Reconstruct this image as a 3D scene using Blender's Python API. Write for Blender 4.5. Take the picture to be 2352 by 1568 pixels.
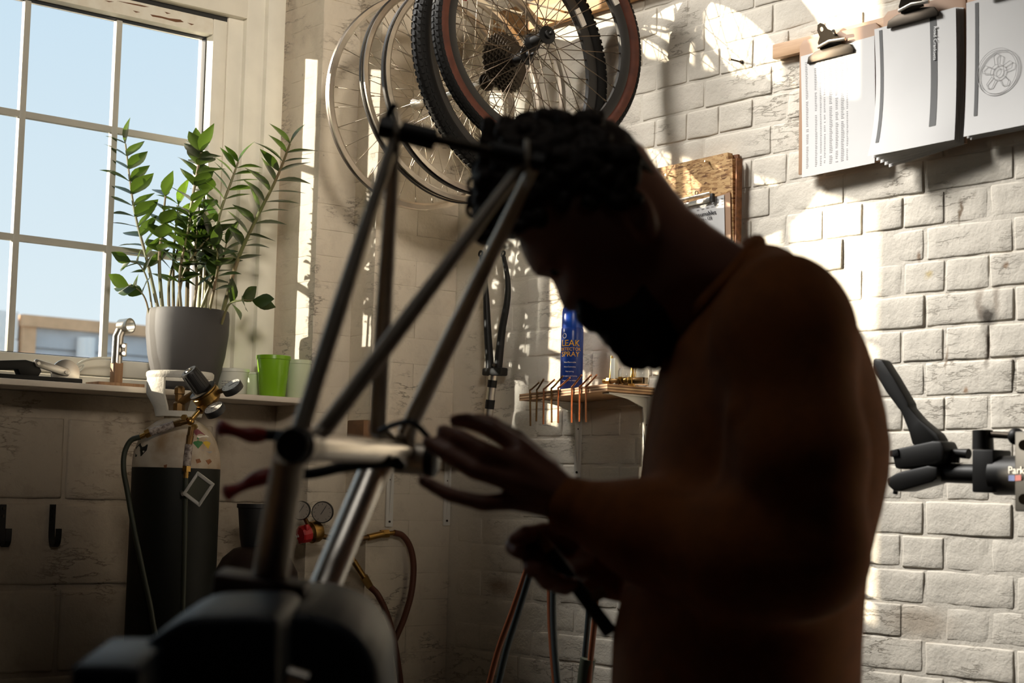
import bpy, bmesh, math, random
import numpy as np
from mathutils import Vector, Matrix
random.seed(7)
for o in list(bpy.data.objects):
    bpy.data.objects.remove(o)
SC = bpy.context.scene
COL = SC.collection
# ------------------------------------------------------------------ camera
# World: the window wall is the plane x=0 (running along y), the brick back wall is y=0, z is up.
FPX = 3884.0; CX = 1176.0; CY = 784.0
_v1 = np.array([4644.0, -471.0, -FPX]); _v2 = np.array([-3276.0, -276.0, -FPX])
_ey = _v1 / np.linalg.norm(_v1)
_ex = -_v2; _ex = _ex - _ey * _ex.dot(_ey); _ex /= np.linalg.norm(_ex)
_ez = np.cross(_ex, _ey)
R = np.array([_ex, _ey, _ez])
C = np.array([4.033, -3.067, 1.15])
cam_d = bpy.data.cameras.new('camera')
cam = bpy.data.objects.new('camera', cam_d); COL.objects.link(cam)
cam.matrix_world = Matrix([[*R[0], C[0]], [*R[1], C[1]], [*R[2], C[2]], [0, 0, 0, 1]])
cam_d.sensor_width = 36.0; cam_d.lens = FPX / 2352 * 36
cam_d.clip_start = 0.05; cam_d.clip_end = 200
cam_d.dof.use_dof = True; cam_d.dof.focus_distance = 4.35; cam_d.dof.aperture_fstop = 5.0
SC.camera = cam
# ------------------------------------------------------------------ light and exposure
vs = SC.view_settings
vs.view_transform = 'Standard'; vs.look = 'None'; vs.gamma = 1.0; vs.use_curve_mapping = False
vs.exposure = 0.0
world = bpy.data.worlds.new('sky'); SC.world = world; world.use_nodes = True
nt = world.node_tree; nt.nodes.clear()
wo = nt.nodes.new('ShaderNodeOutputWorld'); bg = nt.nodes.new('ShaderNodeBackground')
tc = nt.nodes.new('ShaderNodeTexCoord'); sx = nt.nodes.new('ShaderNodeSeparateXYZ'); cr = nt.nodes.new('ShaderNodeValToRGB')
nt.links.new(tc.outputs['Generated'], sx.inputs[0]); nt.links.new(sx.outputs['Z'], cr.inputs[0])
nt.links.new(cr.outputs[0], bg.inputs[0]); nt.links.new(bg.outputs[0], wo.inputs[0])
cr.color_ramp.elements[0].position = 0.0; cr.color_ramp.elements[0].color = (0.86, 0.93, 0.96, 1)
cr.color_ramp.elements[1].position = 0.36; cr.color_ramp.elements[1].color = (0.58, 0.76, 0.93, 1)
_e = cr.color_ramp.elements.new(0.12); _e.color = (0.76, 0.87, 0.95, 1)
bg.inputs[1].default_value = 1.0
SUN = Vector((1.1, 1.0, -0.36)).normalized()
sl = bpy.data.lights.new('sun', 'SUN'); sl.energy = 11.0; sl.color = (1.0, 0.85, 0.66); sl.angle = math.radians(0.53)
so = bpy.data.objects.new('sun', sl); COL.objects.link(so)
so.rotation_euler = SUN.to_track_quat('-Z', 'Y').to_euler(); so.location = (-6, -6, 4)
def area(name, loc, aim, sxy, power, color, spread=180):
    l = bpy.data.lights.new(name, 'AREA'); l.shape = 'RECTANGLE'; l.size, l.size_y = sxy
    l.energy = power; l.color = color; l.spread = math.radians(spread)
    o = bpy.data.objects.new(name, l); COL.objects.link(o); o.location = loc
    o.rotation_euler = (Vector(aim) - Vector(loc)).to_track_quat('-Z', 'Y').to_euler()
    return o
# narrow added beam that lights the window reveal, which the sun lamp misses
RB = Vector((0.45, 1.0, -0.16)).normalized(); _t = Vector((-0.055, -0.40, 1.93))
rl_ = bpy.data.lights.new('reveal_beam', 'SPOT'); rl_.energy = 17000; rl_.color = (1.0, 0.93, 0.82)
rl_.spot_size = math.radians(7.6); rl_.spot_blend = 0.12; rl_.shadow_soft_size = 0.05
ro_ = bpy.data.objects.new('reveal_beam', rl_); COL.objects.link(ro_); ro_.location = _t - RB * 10
ro_.rotation_euler = RB.to_track_quat('-Z', 'Y').to_euler(); ro_.scale = (0.46, 1.0, 1.0)
# added unseen fills: one high at the right wall, two under the ceiling
area('wall_fill_lamp', (5.92, -3.5, 3.0), (0.0, -0.40, 2.45), (1.1, 0.7), 10, (1.0, 0.90, 0.77), 27)
area('roof_fill_lamp', (2.75, -2.30, 3.36), (2.75, -2.20, 0.0), (0.5, 0.5), 1.3, (1.0, 0.95, 0.88), 110)
area('roof_fill_lamp', (0.45, -1.20, 3.36), (2.0, 0.0, 1.25), (0.8, 0.8), 27, (1.0, 0.97, 0.92), 56)
# ------------------------------------------------------------------ picture to place
def ray(px, py): return R @ np.array([(px - CX) / FPX, -(py - CY) / FPX, -1.0])
def W(px, py, Z): return Vector(C + ray(px, py) * Z)                       # at depth Z
def _pl(px, py, i, v):
    r = ray(px, py); t = (v - C[i]) / r[i]; return Vector(C + r * t)
def PX(px, py, x): return _pl(px, py, 0, x)
def PY(px, py, y): return _pl(px, py, 1, y)
def PZ(px, py, z): return _pl(px, py, 2, z)
CAMR = Vector(R[:, 0]); CAMU = Vector(R[:, 1]); CAMB = Vector(R[:, 2])     # right, up, towards the camera
# ------------------------------------------------------------------ materials
def mat(name, col, rough=0.6, metal=0.0, var=0.0, vscale=8.0, bump=0.0, bscale=60.0, spec=0.5, trans=0.0, col2=None, detail=6, stretch=None, coat=0.0):
    m = bpy.data.materials.new(name); m.use_nodes = True
    n = m.node_tree.nodes; L = m.node_tree.links
    b = n['Principled BSDF']
    b.inputs['Base Color'].default_value = (*col, 1); b.inputs['Roughness'].default_value = rough
    b.inputs['Metallic'].default_value = metal; b.inputs['Specular IOR Level'].default_value = spec
    if trans: b.inputs['Transmission Weight'].default_value = trans
    if coat: b.inputs['Coat Weight'].default_value = coat
    if var or bump or col2:
        t = n.new('ShaderNodeTexCoord'); src = t.outputs['Object']
        if stretch:
            mp = n.new('ShaderNodeMapping'); mp.inputs['Scale'].default_value = stretch
            L.new(src, mp.inputs[0]); src = mp.outputs[0]
    if var or col2:
        nz = n.new('ShaderNodeTexNoise'); nz.inputs['Scale'].default_value = vscale; nz.inputs['Detail'].default_value = detail
        L.new(src, nz.inputs['Vector'])
        mx = n.new('ShaderNodeMix'); mx.data_type = 'RGBA'
        c2 = col2 if col2 else tuple(c * (1 - var) for c in col)
        mx.inputs[6].default_value = (*col, 1); mx.inputs[7].default_value = (*c2, 1)
        rp = n.new('ShaderNodeValToRGB'); rp.color_ramp.elements[0].position = 0.4; rp.color_ramp.elements[1].position = 0.65
        L.new(nz.outputs['Fac'], rp.inputs[0]); L.new(rp.outputs[0], mx.inputs[0]); L.new(mx.outputs[2], b.inputs['Base Color'])
    if bump:
        nb = n.new('ShaderNodeTexNoise'); nb.inputs['Scale'].default_value = bscale; nb.inputs['Detail'].default_value = 8
        L.new(src, nb.inputs['Vector'])
        bp = n.new('ShaderNodeBump'); bp.inputs['Strength'].default_value = bump; bp.inputs['Distance'].default_value = 0.004
        L.new(nb.outputs['Fac'], bp.inputs['Height']); L.new(bp.outputs[0], b.inputs['Normal'])
    return m
def wall_mat(name, base, dirt, crack=0.5, soot=None, dirtlow=None):
    """Old white paint over masonry: lumpy relief, hairline cracks, chips and smudges, all in world space."""
    m = bpy.data.materials.new(name); m.use_nodes = True
    n = m.node_tree.nodes; L = m.node_tree.links; b = n['Principled BSDF']; b.inputs['Roughness'].default_value = 0.75
    b.inputs['Specular IOR Level'].default_value = 0.25
    g = n.new('ShaderNodeNewGeometry'); src = g.outputs['Position']
    def noise(scale, detail=6, vec=None, rough=0.6):
        z = n.new('ShaderNodeTexNoise'); z.inputs['Scale'].default_value = scale; z.inputs['Detail'].default_value = detail
        z.inputs['Roughness'].default_value = rough; L.new(vec or src, z.inputs['Vector']); return z
    def ramp(sock, a, c, ca=(0, 0, 0, 1), cb=(1, 1, 1, 1)):
        r = n.new('ShaderNodeValToRGB'); r.color_ramp.elements[0].position = a; r.color_ramp.elements[1].position = c
        r.color_ramp.elements[0].color = ca; r.color_ramp.elements[1].color = cb; L.new(sock, r.inputs[0]); return r
    def mixc(f, a, c):
        x = n.new('ShaderNodeMix'); x.data_type = 'RGBA'
        L.new(f, x.inputs[0])
        for s, v in ((6, a), (7, c)):
            if isinstance(v, tuple): x.inputs[s].default_value = (*v, 1)
            else: L.new(v, x.inputs[s])
        return x.outputs[2]
    def math_(op, a, c):
        x = n.new('ShaderNodeMath'); x.operation = op
        for i, v in enumerate((a, c)):
            if isinstance(v, (int, float)): x.inputs[i].default_value = v
            else: L.new(v, x.inputs[i])
        return x.outputs[0]
    big = ramp(noise(2.2, 5).outputs['Fac'], 0.35, 0.7)
    col = mixc(big.outputs[0], base, tuple(c * 0.88 for c in base))
    # crack lines: the zero line of a flattened noise, kept only in patches
    mp = n.new('ShaderNodeMapping'); mp.inputs['Scale'].default_value = (7, 7, 26); L.new(src, mp.inputs[0])
    cn = noise(1.0, 7, mp.outputs[0], 0.62)
    line = math_('ABSOLUTE', math_('SUBTRACT', cn.outputs['Fac'], 0.5), 0)
    lm = ramp(line, 0.0, 0.022, (1, 1, 1, 1), (0, 0, 0, 1))
    patch = ramp(noise(4.0, 3).outputs['Fac'], 0.52, 0.62)
    crk = math_('MULTIPLY', math_('MULTIPLY', lm.outputs[0], patch.outputs[0]), crack)
    col = mixc(crk, col, dirt)
    sp = ramp(noise(55, 3).outputs['Fac'], 0.70, 0.76)
    col = mixc(math_('MULTIPLY', sp.outputs[0], 0.35), col, dirt)
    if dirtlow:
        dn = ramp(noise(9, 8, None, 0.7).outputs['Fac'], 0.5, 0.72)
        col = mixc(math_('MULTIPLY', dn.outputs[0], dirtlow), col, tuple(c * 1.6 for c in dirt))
    for (sx_, sz_, rx_, rz_, cs, am) in (soot or []):
        se = n.new('ShaderNodeSeparateXYZ'); L.new(src, se.inputs[0])
        wob = noise(30, 4); off = math_('MULTIPLY', math_('SUBTRACT', wob.outputs['Fac'], 0.5), 0.03)
        dx = math_('DIVIDE', math_('ADD', math_('SUBTRACT', se.outputs['X'], sx_), off), rx_)
        dz = math_('DIVIDE', math_('ADD', math_('SUBTRACT', se.outputs['Z'], sz_), off), rz_)
        dd = math_('SQRT', math_('ADD', math_('POWER', math_('ABSOLUTE', dx, 0), 2), math_('POWER', math_('ABSOLUTE', dz, 0), 2)), 0)
        f = ramp(dd, 0.3, 1.0, (1, 1, 1, 1), (0, 0, 0, 1))
        col = mixc(math_('MULTIPLY', f.outputs[0], am), col, cs)
    L.new(col, b.inputs['Base Color'])
    h = math_('ADD', math_('MULTIPLY', noise(28, 6).outputs['Fac'], 0.6), math_('MULTIPLY', noise(120, 6).outputs['Fac'], 0.22))
    h = math_('SUBTRACT', h, math_('MULTIPLY', crk, 0.5))
    bp = n.new('ShaderNodeBump'); bp.inputs['Strength'].default_value = 0.55; bp.inputs['Distance'].default_value = 0.010
    L.new(h, bp.inputs['Height']); L.new(bp.outputs[0], b.inputs['Normal'])
    return m
M = {}
PAINT = (0.77, 0.71, 0.61)
SOOT = [(1.944, 1.555, 0.03, 0.035, (0.03, 0.02, 0.012), 0.9), (1.944, 1.49, 0.009, 0.055, (0.08, 0.05, 0.03), 0.85),
        (1.925, 1.585, 0.014, 0.05, (0.16, 0.1, 0.06), 0.5), (1.968, 1.59, 0.013, 0.05, (0.16, 0.1, 0.06), 0.5),
        (1.768, 1.70, 0.008, 0.016, (0.35, 0.24, 0.16), 0.9), (1.795, 1.66, 0.012, 0.012, (0.6, 0.48, 0.26), 0.9),
        (1.99, 1.66, 0.01, 0.008, (0.35, 0.24, 0.16), 0.9), (1.89, 1.40, 0.008, 0.01, (0.4, 0.26, 0.16), 0.9),
        (1.77, 0.90, 0.12, 0.05, (0.36, 0.26, 0.17), 0.5), (0.35, 0.90, 0.08, 0.03, (0.25, 0.14, 0.06), 0.6),
        (1.875, 1.79, 0.007, 0.035, (0.16, 0.10, 0.05), 0.85), (1.84, 1.47, 0.006, 0.03, (0.2, 0.13, 0.07), 0.7)]
M['paint'] = wall_mat('white_brick_paint', PAINT, (0.16, 0.12, 0.08), 0.6, SOOT)
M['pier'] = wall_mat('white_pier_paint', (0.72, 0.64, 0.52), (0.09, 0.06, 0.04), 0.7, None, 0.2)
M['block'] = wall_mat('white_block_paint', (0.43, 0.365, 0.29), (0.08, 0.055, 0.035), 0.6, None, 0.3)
M['dark'] = mat('dark_shed_lining', (0.075, 0.062, 0.05), 0.9, var=0.3, bump=0.2)
M['floor'] = mat('worn_concrete', (0.10, 0.09, 0.08), 0.85, var=0.3, vscale=3, bump=0.3)
M['upvc'] = mat('cream_window_paint', (0.84, 0.80, 0.69), 0.42, var=0.06, vscale=14)
M['upvc_rail'] = mat('cream_paint_flaking', (0.84, 0.80, 0.69), 0.5, col2=(0.78, 0.72, 0.60), vscale=30)
M['gasket'] = mat('black_gasket', (0.02, 0.02, 0.02), 0.7)
M['bar'] = mat('grey_cream_bar', (0.50, 0.48, 0.42), 0.45, var=0.1)
M['sill'] = mat('cream_sill_paint', (0.72, 0.64, 0.55), 0.5, var=0.12, vscale=12)
def glass_mat():
    m = bpy.data.materials.new('window_glass'); m.use_nodes = True; n = m.node_tree.nodes; L = m.node_tree.links; n.clear()
    o = n.new('ShaderNodeOutputMaterial'); t = n.new('ShaderNodeBsdfTransparent'); g = n.new('ShaderNodeBsdfGlossy'); x = n.new('ShaderNodeMixShader')
    g.inputs['Roughness'].default_value = 0.05; t.inputs[0].default_value = (0.97, 0.985, 0.98, 1)
    lw = n.new('ShaderNodeLayerWeight'); lw.inputs[0].default_value = 0.15
    ml = n.new('ShaderNodeMath'); ml.operation = 'MULTIPLY'; ml.inputs[1].default_value = 0.5
    L.new(lw.outputs['Fresnel'], ml.inputs[0]); L.new(ml.outputs[0], x.inputs[0])
    L.new(t.outputs[0], x.inputs[1]); L.new(g.outputs[0], x.inputs[2]); L.new(x.outputs[0], o.inputs[0]); return m
M['glass'] = glass_mat()
M['jar'] = mat('clear_jar_glass', (0.95, 0.97, 0.96), 0.03, trans=1.0)
M['steel'] = mat('bare_steel', (0.60, 0.54, 0.46), 0.46, 1.0, var=0.3, vscale=14, bump=0.03, bscale=200)
M['bright'] = mat('bright_steel', (0.72, 0.68, 0.62), 0.30, 1.0, var=0.12)
M['alu'] = mat('rim_aluminium', (0.66, 0.60, 0.52), 0.30, 1.0, var=0.15, vscale=20)
M['rimdark'] = mat('rim_black_band', (0.015, 0.013, 0.012), 0.45)
M['black'] = mat('black_paint', (0.010, 0.009, 0.008), 0.5, spec=0.3, var=0.3)
M['blackp'] = mat('black_plastic', (0.015, 0.014, 0.014), 0.5)
M['rubber'] = mat('tyre_rubber', (0.006, 0.0055, 0.005), 0.75, spec=0.25, bump=0.2, bscale=150)
M['redwall'] = mat('tan_red_tyre_sidewall', (0.11, 0.028, 0.013), 0.7, var=0.3, vscale=30)
M['whitestick'] = mat('white_sticker', (0.75, 0.72, 0.66), 0.5)
M['spoke'] = mat('spoke_steel', (0.16, 0.12, 0.085), 0.35, 0.9)
M['spokeb'] = mat('spoke_steel_bright', (0.55, 0.48, 0.38), 0.3, 1.0)
M['cassette'] = mat('cassette_steel', (0.06, 0.048, 0.036), 0.4, 0.85, var=0.4)
M['brass'] = mat('brass', (0.50, 0.30, 0.09), 0.33, 1.0, var=0.35, vscale=30)
M['brassd'] = mat('old_brass', (0.20, 0.115, 0.045), 0.45, 0.9, var=0.4, vscale=30)
M['copper'] = mat('copper_rod', (0.60, 0.27, 0.14), 0.3, 1.0, var=0.3)
M['bottle'] = mat('dark_green_cylinder_paint', (0.008, 0.009, 0.006), 0.55, spec=0.3, var=0.3, vscale=8)
M['shoulder'] = mat('grey_white_shoulder_paint', (0.50, 0.44, 0.36), 0.5, col2=(0.30, 0.20, 0.11), vscale=11)
M['guard'] = mat('white_guard_paint', (0.72, 0.69, 0.62), 0.55, var=0.12, bump=0.4, bscale=90)
M['pot'] = mat('grey_pot', (0.060, 0.055, 0.053), 0.65, var=0.12, vscale=5, bump=0.06)
M['soil'] = mat('potting_soil', (0.03, 0.018, 0.01), 0.95, bump=0.8)
def leaf_mat(name, a, b2):
    m = mat(name, a, 0.32, var=0.2, vscale=12); p = m.node_tree.nodes['Principled BSDF']
    n = m.node_tree.nodes; L = m.node_tree.links
    tr = n.new('ShaderNodeBsdfTranslucent'); tr.inputs[0].default_value = (*b2, 1)
    x = n.new('ShaderNodeMixShader'); x.inputs[0].default_value = 0.28
    o = [k for k in n if k.type == 'OUTPUT_MATERIAL'][0]
    L.new(p.outputs[0], x.inputs[1]); L.new(tr.outputs[0], x.inputs[2]); L.new(x.outputs[0], o.inputs[0]); return m
M['leaf'] = leaf_mat('deep_green_leaf', (0.022, 0.040, 0.010), (0.11, 0.19, 0.02))
M['leafy'] = leaf_mat('young_green_leaf', (0.05, 0.11, 0.012), (0.24, 0.42, 0.03))
M['stem'] = mat('green_stem', (0.16, 0.17, 0.06), 0.5, col2=(0.20, 0.13, 0.07), vscale=9)
M['green'] = mat('lime_green_plastic', (0.20, 0.42, 0.012), 0.28)
M['whitep'] = mat('white_plastic', (0.68, 0.68, 0.60), 0.4)
M['palep'] = mat('green_reflection_plastic', (0.60, 0.66, 0.45), 0.45)  # white plastic; the beaker's green reflection is put into its colour
M['wood'] = mat('pale_batten_wood', (0.60, 0.38, 0.22), 0.6, col2=(0.46, 0.27, 0.14), vscale=6, stretch=(1, 6, 14))
M['plank'] = mat('pine_plank', (0.55, 0.29, 0.10), 0.55, col2=(0.36, 0.17, 0.05), vscale=5, stretch=(1, 4, 14))
M['woodd'] = mat('jig_block_wood', (0.42, 0.24, 0.12), 0.6, col2=(0.30, 0.16, 0.08), vscale=7, stretch=(14, 14, 1))
M['ply'] = mat('plywood_face', (0.52, 0.31, 0.16), 0.6, col2=(0.42, 0.23, 0.11), vscale=8, stretch=(1, 6, 6))
M['plyl'] = mat('plywood_light_veneer', (0.66, 0.45, 0.25), 0.6, var=0.15, vscale=30)
M['plyd'] = mat('plywood_dark_veneer', (0.22, 0.11, 0.05), 0.7, var=0.2, vscale=30)
def osb_mat():
    m = bpy.data.materials.new('osb_board'); m.use_nodes = True; n = m.node_tree.nodes; L = m.node_tree.links; b = n['Principled BSDF']; b.inputs['Roughness'].default_value = 0.65
    t = n.new('ShaderNodeTexCoord'); last = None
    for ang, sc, seed in ((0.5, 60, 0.0), (-0.7, 54, 3.3), (1.4, 70, 7.1)):
        mp = n.new('ShaderNodeMapping'); mp.inputs['Rotation'].default_value = (0, ang, 0); mp.inputs['Scale'].default_value = (1, 1, 3.6); mp.inputs['Location'].default_value = (seed, 0, seed)
        L.new(t.outputs['Object'], mp.inputs[0]); v = n.new('ShaderNodeTexVoronoi'); v.inputs['Scale'].default_value = sc; L.new(mp.outputs[0], v.inputs['Vector'])
        s = n.new('ShaderNodeSeparateColor'); L.new(v.outputs['Color'], s.inputs[0])
        r = n.new('ShaderNodeValToRGB'); r.color_ramp.elements[0].color = (0.16, 0.065, 0.02, 1); r.color_ramp.elements[1].color = (0.66, 0.42, 0.19, 1); r.color_ramp.elements[1].position = 0.75
        e = r.color_ramp.elements.new(0.3); e.color = (0.42, 0.22, 0.08, 1); L.new(s.outputs[0], r.inputs[0])
        if last is None: last = r.outputs[0]
        else:
            x = n.new('ShaderNodeMix'); x.data_type = 'RGBA'; g = n.new('ShaderNodeMath'); g.operation = 'GREATER_THAN'; g.inputs[1].default_value = 0.55
            L.new(s.outputs[1], g.inputs[0]); L.new(g.outputs[0], x.inputs[0]); L.new(last, x.inputs[6]); L.new(r.outputs[0], x.inputs[7]); last = x.outputs[2]
    L.new(last, b.inputs['Base Color'])
    return m
M['osb'] = osb_mat()
M['osbedge'] = mat('osb_edge', (0.26, 0.10, 0.035), 0.7, var=0.5, vscale=60)
M['hardboard'] = mat('brown_hardboard', (0.42, 0.25, 0.15), 0.6, var=0.12)
M['paper'] = mat('white_paper', (0.66, 0.65, 0.64), 0.6, var=0.04, vscale=6)
M['print'] = mat('grey_print', (0.32, 0.31, 0.31), 0.7)
M['printd'] = mat('dark_print', (0.05, 0.05, 0.05), 0.6)
M['ink'] = mat('black_ink', (0.03, 0.03, 0.04), 0.6)
M['clip'] = mat('nickel_clip', (0.05, 0.04, 0.03), 0.45, 0.9, var=0.3, vscale=20)
M['white_metal'] = mat('white_bracket_paint', (0.70, 0.68, 0.63), 0.4)
M['blue'] = mat('blue_can_paint', (0.012, 0.05, 0.30), 0.25)
M['bluecap'] = mat('blue_cap_plastic', (0.01, 0.07, 0.45), 0.3)
M['yellow'] = mat('yellow_print', (0.80, 0.42, 0.01), 0.5)
M['white_print'] = mat('white_print', (0.8, 0.8, 0.8), 0.5)
M['red'] = mat('red_plastic', (0.45, 0.012, 0.015), 0.4)
M['redgrip'] = mat('red_dipped_grip', (0.26, 0.018, 0.012), 0.45)
M['hosered'] = mat('brown_red_hose', (0.11, 0.032, 0.015), 0.55)
M['hosegreen'] = mat('dark_green_hose', (0.025, 0.030, 0.016), 0.55)
M['hoseor'] = mat('orange_red_hose', (0.17, 0.045, 0.012), 0.55)
M['hoseblue'] = mat('blue_black_hose', (0.02, 0.028, 0.03), 0.55)
M['label'] = mat('printed_sleeve', (0.42, 0.36, 0.32), 0.5, col2=(0.12, 0.08, 0.07), vscale=120, stretch=(1, 1, 1))
M['sgreen'] = mat('green_sticker', (0.02, 0.15, 0.04), 0.5)
M['syellow'] = mat('yellow_sticker', (0.60, 0.40, 0.02), 0.5)
M['smaroon'] = mat('maroon_sticker', (0.20, 0.04, 0.06), 0.5)
M['silver'] = mat('silver_plastic', (0.60, 0.58, 0.54), 0.4, var=0.15, vscale=40)
M['screen'] = mat('grey_display', (0.10, 0.10, 0.07), 0.35)
M['gauge'] = mat('gauge_face', (0.62, 0.62, 0.60), 0.35)
M['gaugedim'] = mat('aged_gauge_face', (0.34, 0.30, 0.26), 0.4)
M['vise'] = mat('blue_black_cast_iron', (0.010, 0.013, 0.019), 0.5, 0.0, spec=0.2, var=0.3, vscale=10, bump=0.1)
M['skin'] = mat('skin', (0.21, 0.088, 0.056), 0.5, var=0.15, vscale=20)
M['nail'] = mat('fingernail', (0.42, 0.26, 0.2), 0.35)
M['hair'] = mat('dark_brown_hair', (0.013, 0.007, 0.004), 0.6, spec=0.2, var=0.4, vscale=60, bump=0.6, bscale=160)
M['sweater'] = mat('rust_brown_jumper', (0.20, 0.056, 0.004), 0.95, var=0.2, vscale=40, bump=0.35, bscale=260)
M['trouser'] = mat('dark_trousers', (0.02, 0.02, 0.025), 0.9, bump=0.3)
M['eye'] = mat('eye_white', (0.5, 0.48, 0.45), 0.2)
M['clad'] = mat('grey_cladding', (0.58, 0.60, 0.64), 0.6, var=0.1)
M['cladw'] = mat('white_cladding', (0.92, 0.92, 0.92), 0.6)
M['fascia'] = mat('orange_timber', (0.80, 0.50, 0.29), 0.7, var=0.15)
M['ground'] = mat('yard_tarmac', (0.12, 0.12, 0.12), 0.9, var=0.3)
# ------------------------------------------------------------------ mesh helpers
def basis(axis):
    a = Vector(axis).normalized(); t = Vector((0, 0, 1)) if abs(a.z) < 0.95 else Vector((1, 0, 0))
    u = t.cross(a).normalized(); return a, u, a.cross(u)
def box(bm, c, size, rot=None, bev=0.0):
    m = Matrix.Translation(Vector(c)) @ (rot.to_4x4() if rot else Matrix.Identity(4)) @ Matrix.Diagonal((*size, 1))
    r = bmesh.ops.create_cube(bm, size=1.0, matrix=m)
    if bev > 0:
        es = list({e for v in r['verts'] for e in v.link_edges})
        bmesh.ops.bevel(bm, geom=es, offset=bev, segments=2, affect='EDGES', profile=0.5)
def box2(bm, a, b, bev=0.0):
    a = Vector(a); b = Vector(b)
    box(bm, (a + b) / 2, [abs(b[i] - a[i]) for i in range(3)], None, bev)
def lathe(bm, prof, o, axis=(0, 0, 1), seg=32, cap=True):
    a, u, v = basis(axis); o = Vector(o); rings = []
    for r, h in prof:
        rings.append([bm.verts.new(o + a * h + (u * math.cos(2 * math.pi * k / seg) + v * math.sin(2 * math.pi * k / seg)) * max(r, 1e-5)) for k in range(seg)])
    for i in range(len(rings) - 1):
        for k in range(seg):
            k2 = (k + 1) % seg
            bm.faces.new((rings[i][k], rings[i][k2], rings[i + 1][k2], rings[i + 1][k]))
    if cap:
        bm.faces.new(list(reversed(rings[0]))); bm.faces.new(rings[-1])
def cyl(bm, a, b, r, r2=None, seg=20):
    a = Vector(a); b = Vector(b)
    lathe(bm, [(r, 0), (r if r2 is None else r2, (b - a).length)], a, b - a, seg)
def ringlathe(bm, prof, o, axis, seg=96):
    """closed profile turned round an axis (tyre, rim)"""
    a, u, v = basis(axis); o = Vector(o); rings = []
    for k in range(seg):
        d = u * math.cos(2 * math.pi * k / seg) + v * math.sin(2 * math.pi * k / seg)
        rings.append([bm.verts.new(o + d * r + a * h) for r, h in prof])
    n = len(prof)
    for k in range(seg):
        for i in range(n):
            bm.faces.new((rings[k][i], rings[k][(i + 1) % n], rings[(k + 1) % seg][(i + 1) % n], rings[(k + 1) % seg][i]))
def spline(pts, n=8):
    P = [Vector(p) for p in pts]; P = [P[0] * 2 - P[1]] + P + [P[-1] * 2 - P[-2]]; out = []
    for i in range(1, len(P) - 2):
        for k in range(n):
            t = k / n; a, b, c, d = P[i - 1], P[i], P[i + 1], P[i + 2]
            out.append(0.5 * ((2 * b) + (c - a) * t + (2 * a - 5 * b + 4 * c - d) * t * t + (3 * b - a - 3 * c + d) * t ** 3))
    out.append(P[-2]); return out
def tube(bm, pts, r, seg=12):
    pts = [Vector(p) for p in pts]; n = len(pts); rr = r if isinstance(r, (list, tuple)) else [r] * n
    t0 = (pts[1] - pts[0]).normalized(); _, u, _ = basis(t0); rings = []
    for i, p in enumerate(pts):
        t = (pts[min(i + 1, n - 1)] - pts[max(i - 1, 0)]).normalized()
        u = (u - t * u.dot(t)).normalized(); v = t.cross(u)
        rings.append([bm.verts.new(p + (u * math.cos(2 * math.pi * k / seg) + v * math.sin(2 * math.pi * k / seg)) * rr[i]) for k in range(seg)])
    for i in range(n - 1):
        for k in range(seg):
            k2 = (k + 1) % seg; bm.faces.new((rings[i][k], rings[i][k2], rings[i + 1][k2], rings[i + 1][k]))
    bm.faces.new(list(reversed(rings[0]))); bm.faces.new(rings[-1])
def prism(bm, pts, d, bev=0.0):
    """polygon of world points pushed along vector d"""
    d = Vector(d); a = [bm.verts.new(Vector(p)) for p in pts]; b = [bm.verts.new(Vector(p) + d) for p in pts]; n = len(a)
    fs = [bm.faces.new(a), bm.faces.new(list(reversed(b)))]
    for i in range(n): fs.append(bm.faces.new((a[i], b[i], b[(i + 1) % n], a[(i + 1) % n])))
    bmesh.ops.recalc_face_normals(bm, faces=fs)
    if bev > 0:
        es = list({e for f in fs for e in f.edges}); bmesh.ops.bevel(bm, geom=es, offset=bev, segments=2, affect='EDGES', profile=0.5)
def sphere(bm, c, r, seg=16, sc=(1, 1, 1), rot=None):
    m = Matrix.Translation(Vector(c)) @ (rot.to_4x4() if rot else Matrix.Identity(4)) @ Matrix.Diagonal((sc[0] * r, sc[1] * r, sc[2] * r, 1))
    bmesh.ops.create_uvsphere(bm, u_segments=seg, v_segments=max(6, seg // 2), radius=1.0, matrix=m)
def B(fn=None, *a, **k):
    bm = bmesh.new()
    if fn: fn(bm, *a, **k)
    return bm
# ------------------------------------------------------------------ object helpers
ROOT = {}
def root_of(o):
    while o.parent: o = o.parent
    return o
def thing(name, label, cat, loc=(0, 0, 0), group=None):
    o = bpy.data.objects.new(name, None); COL.objects.link(o); o.location = loc; o.empty_display_size = 0.05
    o['label'] = label; o['category'] = cat
    if group: o['group'] = group
    return o
def link(name, me, m, parent=None):
    o = bpy.data.objects.new(name, me); COL.objects.link(o)
    if m and not me.materials: me.materials.append(m)
    if parent: o.parent = parent
    return o
def obj(name, bm, m, parent=None, smooth=35, label=None):
    """bm is in world coordinates; the mesh is stored relative to its thing's base"""
    if parent is not None: bmesh.ops.translate(bm, verts=bm.verts, vec=-Vector(root_of(parent).location))
    bmesh.ops.recalc_face_normals(bm, faces=bm.faces)
    if smooth:
        lim = math.radians(smooth)
        for f in bm.faces: f.smooth = True
        for e in bm.edges:
            if len(e.link_faces) == 2 and e.calc_face_angle(0) > lim: e.smooth = False
    me = bpy.data.meshes.new(name); bm.to_mesh(me); bm.free()
    o = link(name, me, m, parent)
    if label: o['label'] = label
    return o
def top(name, bm, m, label, cat, group=None, smooth=35):
    c = sum((v.co for v in bm.verts), Vector()) / len(bm.verts); z = min(v.co.z for v in bm.verts); loc = Vector((c.x, c.y, z))
    bmesh.ops.translate(bm, verts=bm.verts, vec=-loc)
    o = obj(name, bm, m, None, smooth); o.location = loc; o['label'] = label; o['category'] = cat
    if group: o['group'] = group
    return o
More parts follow.
